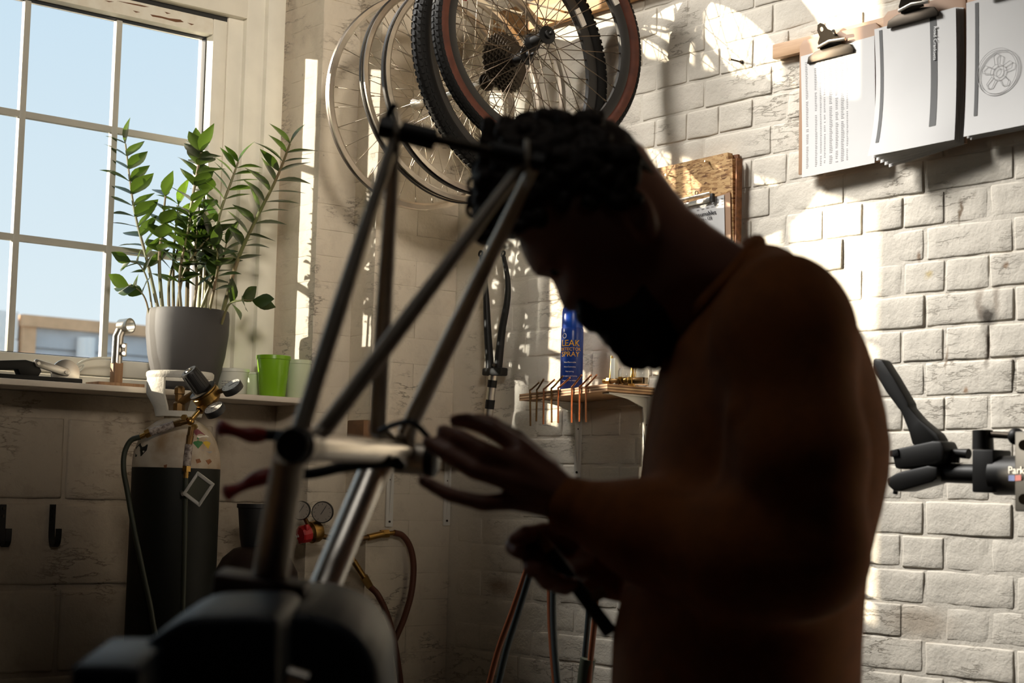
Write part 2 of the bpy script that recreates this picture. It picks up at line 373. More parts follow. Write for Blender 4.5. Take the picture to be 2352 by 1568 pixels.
def struct(name, bm, m, parent=None, smooth=35):
    o = obj(name, bm, m, parent, smooth)
    if parent is None: o['kind'] = 'structure'
    return o
def struct_empty(name, loc=(0, 0, 0)):
    o = bpy.data.objects.new(name, None); COL.objects.link(o); o.location = loc; o['kind'] = 'structure'; return o
def text_bm(s, size, o, xdir, ydir, depth=0.0004, align='CENTER'):
    cu = bpy.data.curves.new('lettering', 'FONT'); cu.body = s; cu.size = size; cu.extrude = depth / 2; cu.align_x = align; cu.align_y = 'CENTER'; cu.resolution_u = 3
    t = bpy.data.objects.new('lettering', cu); COL.objects.link(t)
    dg = bpy.context.evaluated_depsgraph_get(); me = bpy.data.meshes.new_from_object(t.evaluated_get(dg))
    bm = bmesh.new(); bm.from_mesh(me); bpy.data.objects.remove(t); bpy.data.meshes.remove(me); bpy.data.curves.remove(cu)
    xd = Vector(xdir).normalized(); yd = Vector(ydir).normalized(); zd = xd.cross(yd); o = Vector(o)
    for v in bm.verts: v.co = o + xd * v.co.x + yd * v.co.y + zd * v.co.z
    return bm
# ================================================================== THE ROOM
from mathutils import noise as mnoise
X0, X1, Y0, H = -0.42, 6.0, -6.0, 3.42
REV, STEP, PB = -0.427, -0.298, 0.11      # reveal face, step face, front of the inner pier
struct('floor', B(box2, (X0, Y0, -0.12), (X1, 0.12, 0.0)), M['floor'])
struct('ceiling', B(box2, (X0, Y0, H), (X1, 0.12, H + 0.1)), M['dark'])
struct('wall_right', B(box2, (X1, Y0, 0), (X1 + 0.12, 0.12, H)), M['dark'])
struct('wall_front', B(box2, (X0, Y0 - 0.12, 0), (X1 + 0.12, Y0, H)), M['dark'])
def brick_mesh(name, sx, sy, sz, seed, nx, ny, nz, amp, rad):
    """one painted brick or block, centred at 0: rounded, lumpy box"""
    bm = bmesh.new(); rnd = random.Random(seed)
    def face(o, du, dv, nu, nv):
        def ts(d, m):
            e = min(rad * 1.25 / d.length, .4)
            return [0, 1] if m == 1 else [0.0] + [e + (1 - 2 * e) * i / m for i in range(m + 1)] + [1.0]
        tu, tv = ts(du, nu), ts(dv, nv); nu, nv = len(tu) - 1, len(tv) - 1
        g = [[bm.verts.new(o + du * a_ + dv * b_) for b_ in tv] for a_ in tu]
        for i in range(nu):
            for j in range(nv): bm.faces.new((g[i][j], g[i + 1][j], g[i + 1][j + 1], g[i][j + 1]))
    h = Vector((sx, sy, sz)) / 2; ax = [Vector((sx, 0, 0)), Vector((0, sy, 0)), Vector((0, 0, sz))]; nn = (nx, ny, nz)
    for k in range(3):
        u, v = ax[(k + 1) % 3], ax[(k + 2) % 3]; nu, nv = nn[(k + 1) % 3], nn[(k + 2) % 3]
        face(-h, u, v, nu, nv); face(-h + ax[k], u, v, nu, nv)
    bmesh.ops.remove_doubles(bm, verts=bm.verts, dist=1e-5)
    for v in bm.verts:
        p = v.co.copy(); q = Vector([max(-h[i] + rad, min(h[i] - rad, p[i])) for i in range(3)]); d = p - q
        if d.length > 1e-6: p = q + d.normalized() * min(d.length, rad)
        nv_ = mnoise.noise_vector(p * 22 + Vector((seed * 7.3, seed * 1.7, 0)))
        v.co = p + nv_ * amp
    bmesh.ops.recalc_face_normals(bm, faces=bm.faces)
    for f in bm.faces: f.smooth = True
    me = bpy.data.meshes.new(name); bm.to_mesh(me); bm.free(); return me
# ---- back wall: English bond, each course 75 mm, set in a recessed mortar bed
wb = struct('wall_back', B(box2, (X0, 0.0, 0), (X1, 0.14, H)), M['paint'])
SV = [brick_mesh('brick', 0.2235, 0.024, 0.0735, s, 9, 1, 4, 0.0019, 0.0042) for s in range(8)]
HV = [brick_mesh('brick', 0.1110, 0.024, 0.0735, 20 + s, 5, 1, 4, 0.0019, 0.0042) for s in range(8)]
for me in SV + HV: me.materials.append(M['paint'])
pos = []
for k in range(-19, 25):
    z = 1.465 + 0.075 * k - 0.0375
    if z < 0.04 or z > 3.1: continue
    st = (k % 2 == 0)
    w = 0.225 if st else 0.1125; x = (1.785 + 0.1125) if st else (1.837 + 0.05625)
    n0 = int((0.10 - x) / w) - 1
    for i in range(n0, 42):
        xx = x + w * i
        if xx - w / 2 < PB - 0.02 or xx + w / 2 > 4.2: continue
        pos.append((xx, z, st))
# nearest to the camera first: 300 bricks as parts, the rest as one joined part
pos.sort(key=lambda p: (p[1] < 0.62 or p[1] > 2.62 or p[0] > 2.25, (Vector((p[0], 0, p[1])) - Vector(C)).length))
rb = random.Random(3); rest = bmesh.new()
for i, (x, z, st) in enumerate(pos):
    me = rb.choice(SV if st else HV)
    m = Matrix.Translation((x + rb.uniform(-.002, .002), 0.0106 + rb.uniform(-.0016, .0012), z + rb.uniform(-.0015, .0015))) @ Matrix.Rotation(rb.uniform(-.008, .008), 4, 'Y') @ Matrix.Rotation(rb.uniform(-.012, .012), 4, 'Z')
    sc_ = Matrix.Diagonal((rb.uniform(.972, 1.0), 1, rb.uniform(.95, 1.0), 1))
    if i < 300:
        o = link('brick', me, None, wb); o.matrix_local = m @ sc_
    else:
        t = bmesh.new(); t.from_mesh(me); t.transform(m @ sc_); tm = bpy.data.meshes.new('t'); t.to_mesh(tm); t.free(); rest.from_mesh(tm); bpy.data.meshes.remove(tm)
ro = obj('bricks', rest, M['paint'], wb); ro['kind'] = 'stuff'
# ---- window wall: block infill below the sill, brick piers beside the window
wl = bmesh.new()
YB = -1.92
box2(wl, (X0, YB, 3.16), (-0.10, REV, H))                      # lintel over the windows
box2(wl, (X0, -2.37, 0), (-0.02, YB, H))                       # pier between the two windows
box2(wl, (X0, -3.85, 0), (-0.02, -2.37, 1.395)); box2(wl, (X0, -3.85, 3.16), (-0.02, -2.37, H))
box2(wl, (X0, Y0, 0), (-0.02, -3.85, H))                       # wall beyond the windows
box2(wl, (X0, REV + 0.005, 0), (-0.005, STEP + 0.004, H))      # core of the reveal pier
box2(wl, (X0, STEP + 0.006, 0), (PB - 0.005, 0.02, H))         # core of the inner pier
wl = struct('wall_left', wl, M['pier'])
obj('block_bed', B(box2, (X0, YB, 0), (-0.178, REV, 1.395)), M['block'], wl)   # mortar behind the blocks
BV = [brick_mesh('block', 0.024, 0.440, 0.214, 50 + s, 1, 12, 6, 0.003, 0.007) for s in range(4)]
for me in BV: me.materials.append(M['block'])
for r in range(-3, 3):
    z = 1.109 + 0.225 * r - 0.1125; off = 0.0 if r % 2 == 1 else 0.225
    for i in range(-3, 4):
        y = -1.08 + 0.225 + off + 0.45 * i - 0.45
        a, b = max(y - 0.22, YB), min(y + 0.22, REV - 0.004)
        top_ = min(z + 0.107, 1.392)
        if b - a < 0.05 or z < 0.4 or top_ - z < -0.05: continue
        o = link('block', rb.choice(BV), None, wl); zb = z - 0.107
        o.location = (-0.182 + rb.uniform(-.001, .001), (a + b) / 2, (zb + top_) / 2); o.scale = (1, (b - a) / 0.44, (top_ - zb) / 0.214)
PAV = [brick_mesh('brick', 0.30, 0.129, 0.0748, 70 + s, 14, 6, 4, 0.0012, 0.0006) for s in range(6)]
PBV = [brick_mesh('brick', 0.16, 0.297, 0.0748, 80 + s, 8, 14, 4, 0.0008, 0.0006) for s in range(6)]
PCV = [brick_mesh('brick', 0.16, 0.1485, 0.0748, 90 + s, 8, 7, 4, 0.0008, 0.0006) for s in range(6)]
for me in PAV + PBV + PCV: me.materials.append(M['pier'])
for k in range(8, 37):
    z = 0.075 * k - 0.012
    o = link('brick', rb.choice(PAV), None, wl); o.location = (-0.15 + rb.uniform(-.001, .001), (REV + STEP) / 2 + 0.001, z)
    if k % 2:
        o = link('brick', rb.choice(PBV), None, wl); o.location = (PB - 0.08 + rb.uniform(-.0006, .0006), STEP / 2, z)
    else:
        for s in (-1, 1):
            o = link('brick', rb.choice(PCV), None, wl); o.location = (PB - 0.08 + rb.uniform(-.0006, .0006), STEP / 2 + s * 0.0745, z)
# ---- windows
ZB2 = PX(150, 553, -0.2).z; ZB1 = 2.140; ZT, ZG = 2.452, 1.500
BARM = M['bar']
def window(name, yr, n, pw):
    w = struct_empty(name, (-0.25, yr, 1.41))
    yl = yr - n * pw
    def fr(nm, a, b2, m='upvc', bev=0.004): return obj(nm, B(box2, a, b2, bev), M[m], w)
    # outer frame, stepped towards the room
    for (a, b2, x) in ((yr + 0.055, yr + 0.225, -0.205), (yr + 0.105, yr + 0.225, -0.185), (yr + 0.165, yr + 0.225, -0.165)):
        fr('frame_moulding', (-0.34 - x * .01, a, 1.412), (x, b2, 3.16))
    fr('frame_moulding', (-0.34, yl - 0.105, 1.412), (-0.195, yl - 0.055, 3.16))
    fr('frame_rail', (-0.33, yl - 0.055, 1.412), (-0.200, yr + 0.055, 1.445)); fr('transom', (-0.34, yl - 0.055, ZT + 0.068), (-0.180, yr + 0.105, ZT + 0.215))
    fr('transom', (-0.335, yl - 0.055, ZT + 0.055), (-0.212, yr + 0.055, ZT + 0.068), 'gasket', 0)
    fr('frame_rail', (-0.34, yl - 0.055, 3.09), (-0.190, yr + 0.055, 3.16))
    # opening sash
    s = obj('sash', B(box2, (-0.285, yr + 0.004, 1.450), (-0.200, yr + 0.050, ZT + 0.052), 0.004), M['upvc'], w)
    obj('sash_rail', B(box2, (-0.285, yl - 0.050, ZT + 0.004), (-0.201, yr + 0.004, ZT + 0.052), 0.004), M['upvc_rail'], s)
    obj('sash_rail', B(box2, (-0.285, yl - 0.050, 1.450), (-0.201, yr + 0.004, ZG - 0.004), 0.004), M['upvc'], s)
    obj('sash_stile', B(box2, (-0.285, yl - 0.050, ZG - 0.004), (-0.200, yl - 0.004, ZT + 0.004), 0.004), M['upvc'], s)
    gk = bmesh.new()
    for a, b2 in (((yr, ZG), (yr + 0.004, ZT)), ((yl - 0.004, ZG), (yl, ZT)), ((yl, ZT), (yr, ZT + 0.004)), ((yl, ZG - 0.004), (yr, ZG))):
        box2(gk, (-0.258, a[0], a[1]), (-0.236, b2[0], b2[1]))
    box2(gk, (-0.28, yr + 0.050, 1.45), (-0.212, yr + 0.055, ZT + 0.05))
    obj('gasket', gk, M['gasket'], s)
    ys = [yr - pw * i for i in range(n + 1)]; zs = [ZG, ZB2, ZB1, ZT]; hb = 0.0095
    for y in ys[1:-1]: obj('glazing_bar', B(box2, (-0.260, y - hb, ZG), (-0.240, y + hb, ZT), 0.003), BARM, w)
    for z in zs[1:-1]: obj('glazing_bar', B(box2, (-0.259, yl, z - hb), (-0.241, yr, z + hb), 0.003), BARM, w)
    for i in range(n):
        for j in range(3):
            obj('pane', B(box2, (-0.252, ys[i + 1] + hb * .6, zs[j] + hb * .6), (-0.248, ys[i] - hb * .6, zs[j + 1] - hb * .6)), M['glass'], w, 0)
    # fixed light above the transom
    obj('pane', B(box2, (-0.252, yl - 0.05, ZT + 0.215), (-0.248, yr + 0.055, 3.09)), M['glass'], w, 0)
    for y in ys[1:-1]: obj('glazing_bar', B(box2, (-0.260, y - hb, ZT + 0.215), (-0.240, y + hb, 3.09), 0.003), BARM, w)
    return yl
yl1 = window('window_1', -0.677, 4, 0.270)
window('added_window', -2.60, 4, 0.270)  # unseen second window, added to give sky light on hands and tubes
struct('trim_2', B(box2, (-0.345, -3.85, 1.396), (0.022, -2.37, 1.412), 0.003), M['sill'])
struct('trim_1', B(box2, (-0.345, YB, 1.396), (0.022, REV, 1.412), 0.003), M['sill'])
def fill_lamp_frame(name, x0, y0, x1, y1):  # ceiling frame added round an unseen fill lamp
    f = bmesh.new(); w = 0.07
    for a in ((x0 - w, y0 - w, x1 + w, y0), (x0 - w, y1, x1 + w, y1 + w), (x0 - w, y0, x0, y1), (x1, y0, x1 + w, y1)): box2(f, (a[0], a[1], 3.33), (a[2], a[3], H))
    struct(name, f, M['upvc'])
fill_lamp_frame('roof_fill_frame_b', 2.45, -2.60, 3.05, -2.00)
fl = bmesh.new()
for (a, b2) in (((5.90, -4.15, 2.55), (6.0, -2.85, 2.62)), ((5.90, -4.15, 3.38), (6.0, -2.85, H)), ((5.90, -4.15, 2.62), (6.0, -4.08, 3.38)), ((5.90, -2.92, 2.62), (6.0, -2.85, 3.38))): box2(fl, a, b2)
struct('wall_fill_frame', fl, M['upvc'])  # unseen frame, added round the fill lamp on the right wall
fill_lamp_frame('roof_fill_frame_a', 0.03, -1.63, 0.87, -0.77)
# old flaking paint on the top rail of the sash
fk = bmesh.new()
for l in (((268, 2), (300, 7), (322, 11), (343, 16), (330, 16), (296, 9)), ((345, 33), (368, 37), (388, 42), (414, 45), (422, 51), (404, 51), (372, 42), (350, 38)), ((430, 52), (446, 56), (440, 58)), ((305, 24), (322, 28), (312, 29)), ((378, 27), (392, 31), (383, 32)), ((240, 1), (262, 4), (250, 5))):
    prism(fk, [PX(a, b, -0.2012) for a, b in l], (0.0007, 0, 0))
rail_ = [o for o in bpy.data.objects if o.name == 'sash_rail'][0]
obj('paint_flakes', fk, mat('bare_wood_flake', (0.16, 0.07, 0.03), 0.8), rail_, 0)
# ---- outside: the yard and the low sheds across it
struct('ground', B(box2, (-60, -60, -0.5), (X0 - 0.01, 60, -0.25)), M['ground'])
XF = -9.0
def fz(px, py): return PX(px, py, XF)
a = fz(-20, 716); b = fz(45, 716); t = thing('timber_shed', 'low white boarded shed across the yard, left of the orange corner board', 'shed', (XF, a.y, -0.25))
obj('shed_body', B(box2, (XF - 2.5, a.y - 4, -0.25), (XF - 0.03, b.y, b.z - 0.05)), M['cladw'], t)
nb = 12; hz = (b.z + 0.25) / nb
for i in range(nb): obj('cladding_board', B(box2, (XF - 0.035, a.y - 4, -0.25 + hz * i + 0.012), (XF + 0.0 - 0.012 * (i % 2), b.y, -0.25 + hz * (i + 1))), M['cladw'], t)
p0 = fz(48, 722); p1 = fz(78, 800); p2 = fz(345, 772); zt = p0.z
t = thing('grey_shed', 'grey boarded shed with orange timber fascia seen beyond the yard', 'shed', (XF, p0.y, -0.25))
ye = p2.y + 5
obj('shed_body', B(box2, (XF - 3, p0.y + 0.02, -0.25), (XF - 0.04, ye, zt - 0.06)), M['clad'], t)
obj('fascia', B(box2, (XF - 0.05, p0.y, zt - 0.095), (XF + 0.05, ye, zt)), M['fascia'], t)
obj('corner_board', B(box2, (XF - 0.05, p0.y + 0.01, -0.25), (XF + 0.03, p1.y, zt - 0.095)), M['fascia'], t)
n = 15; hb_ = (zt - 0.095 + 0.25) / n
for i in range(n): obj('cladding_board', B(box2, (XF - 0.045, p1.y, -0.25 + hb_ * i + 0.02), (XF - 0.005 - 0.015 * (i % 2), ye, -0.25 + hb_ * (i + 1))), M['clad'], t)
for px in (184, 196):  # white bars put in place of a pale reflection
    q = fz(px, 790); obj('reflection_bar', B(cyl, (XF + 0.06, q.y, -0.25), (XF + 0.06, q.y, fz(px, 776).z), 0.055), M['cladw'], t)
# ================================================================== WHEELS ON THE WALL
def wheel(name, label, cat, c, Ro, yaw, tilt, kind, group):
    ax = Vector((math.cos(yaw) * math.cos(tilt), math.sin(yaw) * math.cos(tilt), math.sin(tilt)))
    c = Vector(c); t = thing(name, label, cat, c - Vector((0, 0, Ro)), group)
    a, u, v = basis(ax)
    tyre = kind in ('knob', 'red'); ts = 0.0215 if kind == 'knob' else 0.020
    rr = Ro - 2 * ts + 0.006 if tyre else Ro
    hw = 0.0125 if tyre else 0.0105
    if tyre: prof = [(rr, -hw), (rr, hw), (rr - 0.010, hw), (rr - 0.026, 0.006), (rr - 0.026, -0.006), (rr - 0.010, -hw)]
    else: prof = [(rr, -hw), (rr - 0.004, -hw + .002), (rr - 0.004, hw - .002), (rr, hw), (rr - 0.012, hw - .001), (rr - 0.018, 0.004), (rr - 0.018, -0.004), (rr - 0.012, -hw + .001)]
    rim = obj('rim', B(ringlathe, prof, c, ax, 96), M['rimdark'] if tyre else M['alu'], t)
    if kind in ('band', 'blackrim'):
        w_ = 0.0045 if kind == 'band' else 0.009
        obj('rim_tape', B(ringlathe, [(rr + 0.0015, -hw - .0008), (rr + 0.0015, -hw + w_), (rr - 0.002, -hw + w_), (rr - (0.005 if kind == 'band' else .010), -hw - .0008)], c, ax, 96), M['rimdark'], t, label='black band around the rim')
    if tyre:
        tp = [(Ro - ts + ts * math.cos(q), ts * 1.02 * math.sin(q)) for q in [math.radians(x) for x in range(-140, 141, 20)]]
        ty = obj('tyre', B(ringlathe, tp, c, ax, 110), M['rubber'], t, smooth=60)
        kb = bmesh.new(); n = 120
        for k in range(n):
            th = 2 * math.pi * k / n
            for s, (q, w_) in enumerate(((0, .010), (38, .008), (-38, .008), (66, .006), (-66, .006))):
                tt = th + (math.pi / n if s else 0); d = u * math.cos(tt) + v * math.sin(tt); tg = a.cross(d)
                qq = math.radians(q); nrm = d * math.cos(qq) + ax * math.sin(qq); bi = tg.cross(nrm)
                p = c + d * (Ro - ts) + nrm * (ts + 0.0006)
                box(kb, p, (0.0105, w_, 0.0045 if kind == 'knob' else .002), Matrix((tg, bi, nrm)).transposed())
        o = obj('tread', kb, M['rubber'], ty, smooth=0); o['kind'] = 'stuff'
        if kind == 'red':
            for s in (-1, 1):
                rp = [(Ro - ts + (ts + .0008) * math.cos(q), s * (ts * 1.02 + .0008) * math.sin(q)) for q in [math.radians(x) for x in range(72, 146, 12)]]
                rp = rp + [(r - 0.0012 if i > 2 else r - .0004, h - s * .0016) for i, (r, h) in reversed(list(enumerate(rp)))]
                obj('sidewall', B(ringlathe, rp, c, ax, 110), M['redwall'], ty, label='brick red sidewall')
        def patch(px_, py_, ln, wd):
            w_ = c + (u * math.cos(px_) + v * math.sin(px_)) * (rr - 0.010)
            d = (w_ - c).normalized(); tg = a.cross(d)
            obj('sticker', B(box, w_ + a * (hw - .0035 if py_ > 0 else -hw + .0035), (ln, .008, wd), Matrix((tg, a, d)).transposed()), M['whitestick'], rim, label='white rim sticker')
        for k in range(2 if kind == 'red' else 3): patch(0.6 + k * 2.1, 1 if k % 2 else -1, 0.05, 0.02); patch(0.6 + k * 2.1, -1 if k % 2 else 1, 0.05, .02)
    # hub
    hl = 0.052 if kind != 'knob' else 0.065; fr = 0.019 if not tyre else 0.023
    hm = M['bright'] if not tyre else M['black']
    hb = obj('hub', B(lathe, [(0.006, -hl), (0.010, -hl + .004), (0.010, -hl + .012), (fr, -hl + .014), (fr, -hl + .018), (0.014, -hl + .026), (0.013, 0), (0.014, hl - .026), (fr, hl - .018), (fr, hl - .014), (0.011, hl - .012), (0.011, hl - .002), (0.007, hl)], c, ax, 24), hm, t)
    obj('axle', B(cyl, c - a * (hl + .012), c + a * (hl + .012), 0.005, None, 12), M['bright'] if not tyre else M['black'], hb)
    if kind == 'knob':
        cs = obj('cassette', B(cyl, c - a * .040, c + a * .008, 0.017, None, 20), M['cassette'], t)
        for i in range(8):
            rad = 0.078 - 0.0068 * i; nt_ = 34 - 3 * i; bm = bmesh.new(); pts = []
            for k in range(nt_ * 2):
                th = math.pi * k / nt_; q = rad + (0.003 if k % 2 == 0 else -.003)
                pts.append((th, q))
            h0 = -.034 + i * 0.0046
            inner = rad * 0.62
            vo = [[bm.verts.new(c + a * (h0 + dh) + (u * math.cos(th) + v * math.sin(th)) * q) for th, q in pts] for dh in (0, .0018)]
            vi = [[bm.verts.new(c + a * (h0 + dh) + (u * math.cos(th) + v * math.sin(th)) * (inner + 0.006 * math.cos(6 * th))) for th, q in pts] for dh in (0, .0018)]
            m_ = len(pts)
            for k in range(m_):
                k2 = (k + 1) % m_
                bm.faces.new((vo[0][k], vo[0][k2], vo[1][k2], vo[1][k])); bm.faces.new((vo[1][k], vo[1][k2], vi[1][k2], vi[1][k]))
                bm.faces.new((vi[1][k], vi[1][k2], vi[0][k2], vi[0][k])); bm.faces.new((vi[0][k], vi[0][k2], vo[0][k2], vo[0][k]))
            for k in range(5): cyl(bm, c + a * (h0 + .0008), c + a * (h0 + .0008) + (u * math.cos(k * 1.2566) + v * math.sin(k * 1.2566)) * (inner + .004), 0.0022, None, 6)
            obj('sprocket', bm, M['cassette'], cs)
        obj('lockring', B(cyl, c + a * .006, c + a * .014, 0.0165, 0.011, 20), M['black'], cs)
    if kind in ('rim', 'band', 'blackrim'):
        fw = obj('freewheel', B(lathe, [(0.02, 0), (0.024, .002), (0.024, .006), (.018, .008), (.018, .014)], c + a * (hl - .014), ax, 24), M['cassette'], t)
    # spokes: four shapes, each turned round the axle, sharing mesh data
    n = 32; step = 2 * math.pi / n; sm = M['spoke'] if tyre else M['spokeb']
    rad_in = rr - (0.026 if tyre else 0.018)
    shapes = []
    for side in (-1, 1):
        for lead in (-1, 1):
            bm = bmesh.new(); th0 = 0.0; al = lead * 2 * math.pi * 3.2 / n
            p = a * (side * (hl - .016)) + (u * math.cos(al) + v * math.sin(al)) * (fr - .003)
            q = u * rad_in; cyl(bm, p, q, 0.0011, None, 6); d = (p - q).normalized(); cyl(bm, q, q + d * 0.014, 0.0022, .0017, 6)
            me = bpy.data.meshes.new('spoke'); bm.to_mesh(me); bm.free(); me.materials.append(sm)
            for f in me.polygons: f.use_smooth = True
            shapes.append(me)
    for k in range(n):
        o = link('spoke', shapes[k % 4], None, t)
        o.matrix_local = Matrix.Translation(c - Vector(t.location)) @ Matrix.Rotation(k * step, 4, a)
    return t
WG = 'wheels hanging from the wall rail'
wheel('bicycle_wheel', 'bare silver rim hanging nearest the window corner, leftmost wheel', 'wheel', (0.362, -0.330, 2.224), 0.295, -0.112, -0.089, 'rim', WG)
wheel('bicycle_wheel', 'silver rim with a thin black line, second wheel from the corner', 'wheel', (0.503, -0.330, 2.225), 0.300, -0.019, 0.10, 'band', WG)
wheel('bicycle_wheel', 'silver rim with a wide black outer band, third wheel from the corner', 'wheel', (0.598, -0.330, 2.230), 0.292, -0.057, 0.029, 'blackrim', WG)
wheel('bicycle_wheel', 'wheel with black knobbly tyre and large black cassette', 'wheel', (0.756, -0.338, 2.268), 0.3345, 0.057, 0.042, 'knob', WG)
wheel('bicycle_wheel', 'wheel with black tyre and brick red sidewalls, rightmost on the rail', 'wheel', (0.876, -0.355, 2.297), 0.302, -0.178, 0.033, 'red', WG)
# the plank the hooks are screwed to
pl = thing('hook_rail', 'orange pine plank with red hooks carrying the bicycle wheels', 'rail', (0.6, -0.01, 2.46))
obj('plank', B(box2, (0.285, -0.028, 2.470), (1.02, -0.006, 2.552), 0.002), M['plank'], pl)
for i, (hx, hy, hz) in enumerate(((0.362, -0.33, 2.493), (0.503, -0.33, 2.497), (0.598, -0.33, 2.497), (0.752, -0.338, 2.549), (0.880, -0.355, 2.548))):
    zz = min(hz, 2.548) - 0.006 
    pts = spline([(hx, -0.02, min(zz, 2.535)), (hx, -0.12, min(zz, 2.535)), (hx, hy + 0.03, zz - .002), (hx, hy - 0.015, zz), (hx, hy - 0.04, zz + 0.03), (hx, hy - 0.035, zz + 0.065)], 6)
    h_ = obj('hook', B(tube, pts[:14], 0.0032, 8), M['bright'], pl)
    obj('hook_sleeve', B(tube, pts[12:], 0.0046, 8), M['red'], h_, label='red dipped hook end')
# ================================================================== CLIPBOARDS
def wallpoly(pts, y, th, bev=0.0): return B(prism, [PY(a, b, y) for a, b in pts], (0, th, 0), bev)
top('batten', B(box2, (1.355, -0.024, 2.219), (2.45, -0.006, 2.254), 0.0015), M['wood'], 'pale wooden batten on the brick wall that the clipboards hang from', 'batten')
def sheet(tl, tr, bl, br, y0, curl, wav=0.0, nx=8, nz=14, skew=0.0):
    """paper: a thin curved sheet between four (x,z) corners; the foot lifts off the board"""
    bm = bmesh.new(); g = []
    for f in (0, 0.0006):
        rows = []
        for j in range(nz + 1):
            t = j / nz; row = []
            for i in range(nx + 1):
                s = i / nx
                x = (tl[0] * (1 - s) + tr[0] * s) * (1 - t) + (bl[0] * (1 - s) + br[0] * s) * t
                z = (tl[1] * (1 - s) + tr[1] * s) * (1 - t) + (bl[1] * (1 - s) + br[1] * s) * t
                y = y0 - curl * (t ** 3) * (1 - skew * s) - wav * math.sin(s * 5 + t * 3) * t
                row.append(bm.verts.new((x, y + f, z)))
            rows.append(row)
        g.append(rows)
    for j in range(nz):
        for i in range(nx):
            bm.faces.new((g[0][j][i], g[0][j + 1][i], g[0][j + 1][i + 1], g[0][j][i + 1])); bm.faces.new((g[1][j][i], g[1][j][i + 1], g[1][j + 1][i + 1], g[1][j + 1][i]))
    for j in range(nz):
        for i in (0, nx): bm.faces.new((g[0][j][i], g[1][j][i], g[1][j + 1][i], g[0][j + 1][i]))
    for i in range(nx):
        for j in (0, nz): bm.faces.new((g[0][j][i], g[0][j][i + 1], g[1][j][i + 1], g[1][j][i]))
    return bm
def bulldog(par, cx, cz, y, ang=0.10):
    """lever clip: flat jaw, pierced lever standing off it, sprung pin"""
    rot = Matrix.Rotation(-ang, 3, 'Y')
    def q(x, z, dy=0): v = rot @ Vector((x, 0, z)); return Vector((cx + v.x, y + dy, cz + v.z))
    j = obj('clip', B(prism, [q(-.070, -.012), (q(-.066, .004)), q(-.045, .012), q(-.02, .016), q(.03, .014), q(.058, .008), q(.068, -.006), q(.066, -.014)], (0, -0.006, 0), 0.0015), M['clip'], par, label='nickel lever clip')
    bm = bmesh.new()
    # tall lever with shoulders and an eye near its top, leaning off the board
    out = [(-.028, .012), (-.030, .028), (-.021, .040), (-.024, .054), (-.019, .066), (-.010, .069), (-.001, .064), (.006, .052), (.020, .044), (.030, .034), (.034, .014)]
    eye = [(-.011 + .0055 * math.cos(k * math.pi / 5), .055 + .0055 * math.sin(k * math.pi / 5)) for k in range(10)]
    vo = [[bm.verts.new(q(x, z, -0.006 - 0.35 * (z - .012) - d)) for x, z in out] for d in (0, .0016)]
    vi = [[bm.verts.new(q(x, z, -0.006 - 0.35 * (z - .012) - d)) for x, z in eye] for d in (0, .0016)]
    for k in range(2):
        es = [bm.edges.new((L_[i], L_[(i + 1) % len(L_)])) for L_ in (vo[k], vi[k]) for i in range(len(L_))]
        bmesh.ops.triangle_fill(bm, use_beauty=True, edges=es)
    for L0, L1 in ((vo[0], vo[1]), (vi[0], vi[1])):
        for i in range(len(L0)): bm.faces.new((L0[i], L0[(i + 1) % len(L0)], L1[(i + 1) % len(L0)], L1[i]))
    obj('lever', bm, M['clip'], j)
    obj('spring_pin', B(tube, [q(-.03, .018, -.012), q(.01, .022, -.02), q(.05, .020, -.012)], 0.004, 10), M['bright'], j)
    obj('screw', B(cyl, q(.020, .036, -.012), q(.030, .040, -.030), 0.0042, None, 10), M['bright'], j)
def lines_on(par, pts, y, m, name='print', th=-0.0009): obj(name, wallpoly(pts, y, th), M[m], par)
# first clipboard: a table of figures
x0, x1, zt, zb = 1.447, 1.682, 2.243, 1.922
t = thing('clipboard', 'leftmost brown clipboard on the batten with a sheet of figure columns', 'clipboard', (1.565, -0.025, zb), 'clipboards on the batten')
bd = obj('board', B(prism, [(x0, -.026, zt - .012), (x0 + .012, -.026, zt), (x1 - .012, -.026, zt), (x1, -.026, zt - .012), (x1, -.026, zb), (x0, -.026, zb)], (0, -0.006, 0), 0.0008), M['hardboard'], t)
P1 = dict(tl=(1.452, 2.205), tr=(1.668, 2.213), bl=(1.464, 1.912), br=(1.675, 1.918))
pp = obj('paper', sheet(y0=-0.0335, curl=0.006, **P1), M['paper'], t)
pb = bmesh.new(); rp = random.Random(5)
for j in range(62):
    v_ = 0.06 + j * 0.0142
    for (s, w_) in ((.06, .030), (.185, .028), (.255, .022), (.31, .02), (.385, .040), (.47, .035), (.545, .04), (.62, .02)):
        if rp.random() < .07: continue
        w2 = w_ * rp.uniform(.75, 1.1); s0 = s
        def pt(s_, vv):
            x = (P1['tl'][0] * (1 - s_) + P1['tr'][0] * s_) * (1 - vv) + (P1['bl'][0] * (1 - s_) + P1['br'][0] * s_) * vv
            z = (P1['tl'][1] * (1 - s_) + P1['tr'][1] * s_) * (1 - vv) + (P1['bl'][1] * (1 - s_) + P1['br'][1] * s_) * vv
            return pb.verts.new((x, -0.0335 - .006 * vv ** 3 - .0004, z))
        pb.faces.new((pt(s0, v_), pt(s0, v_ + .006), pt(s0 + w2, v_ + .006), pt(s0 + w2, v_)))
o = obj('figure_columns', pb, M['print'], pp, 0); o['kind'] = 'stuff'
bulldog(t, 1.545, 2.196, -0.033, 0.03)
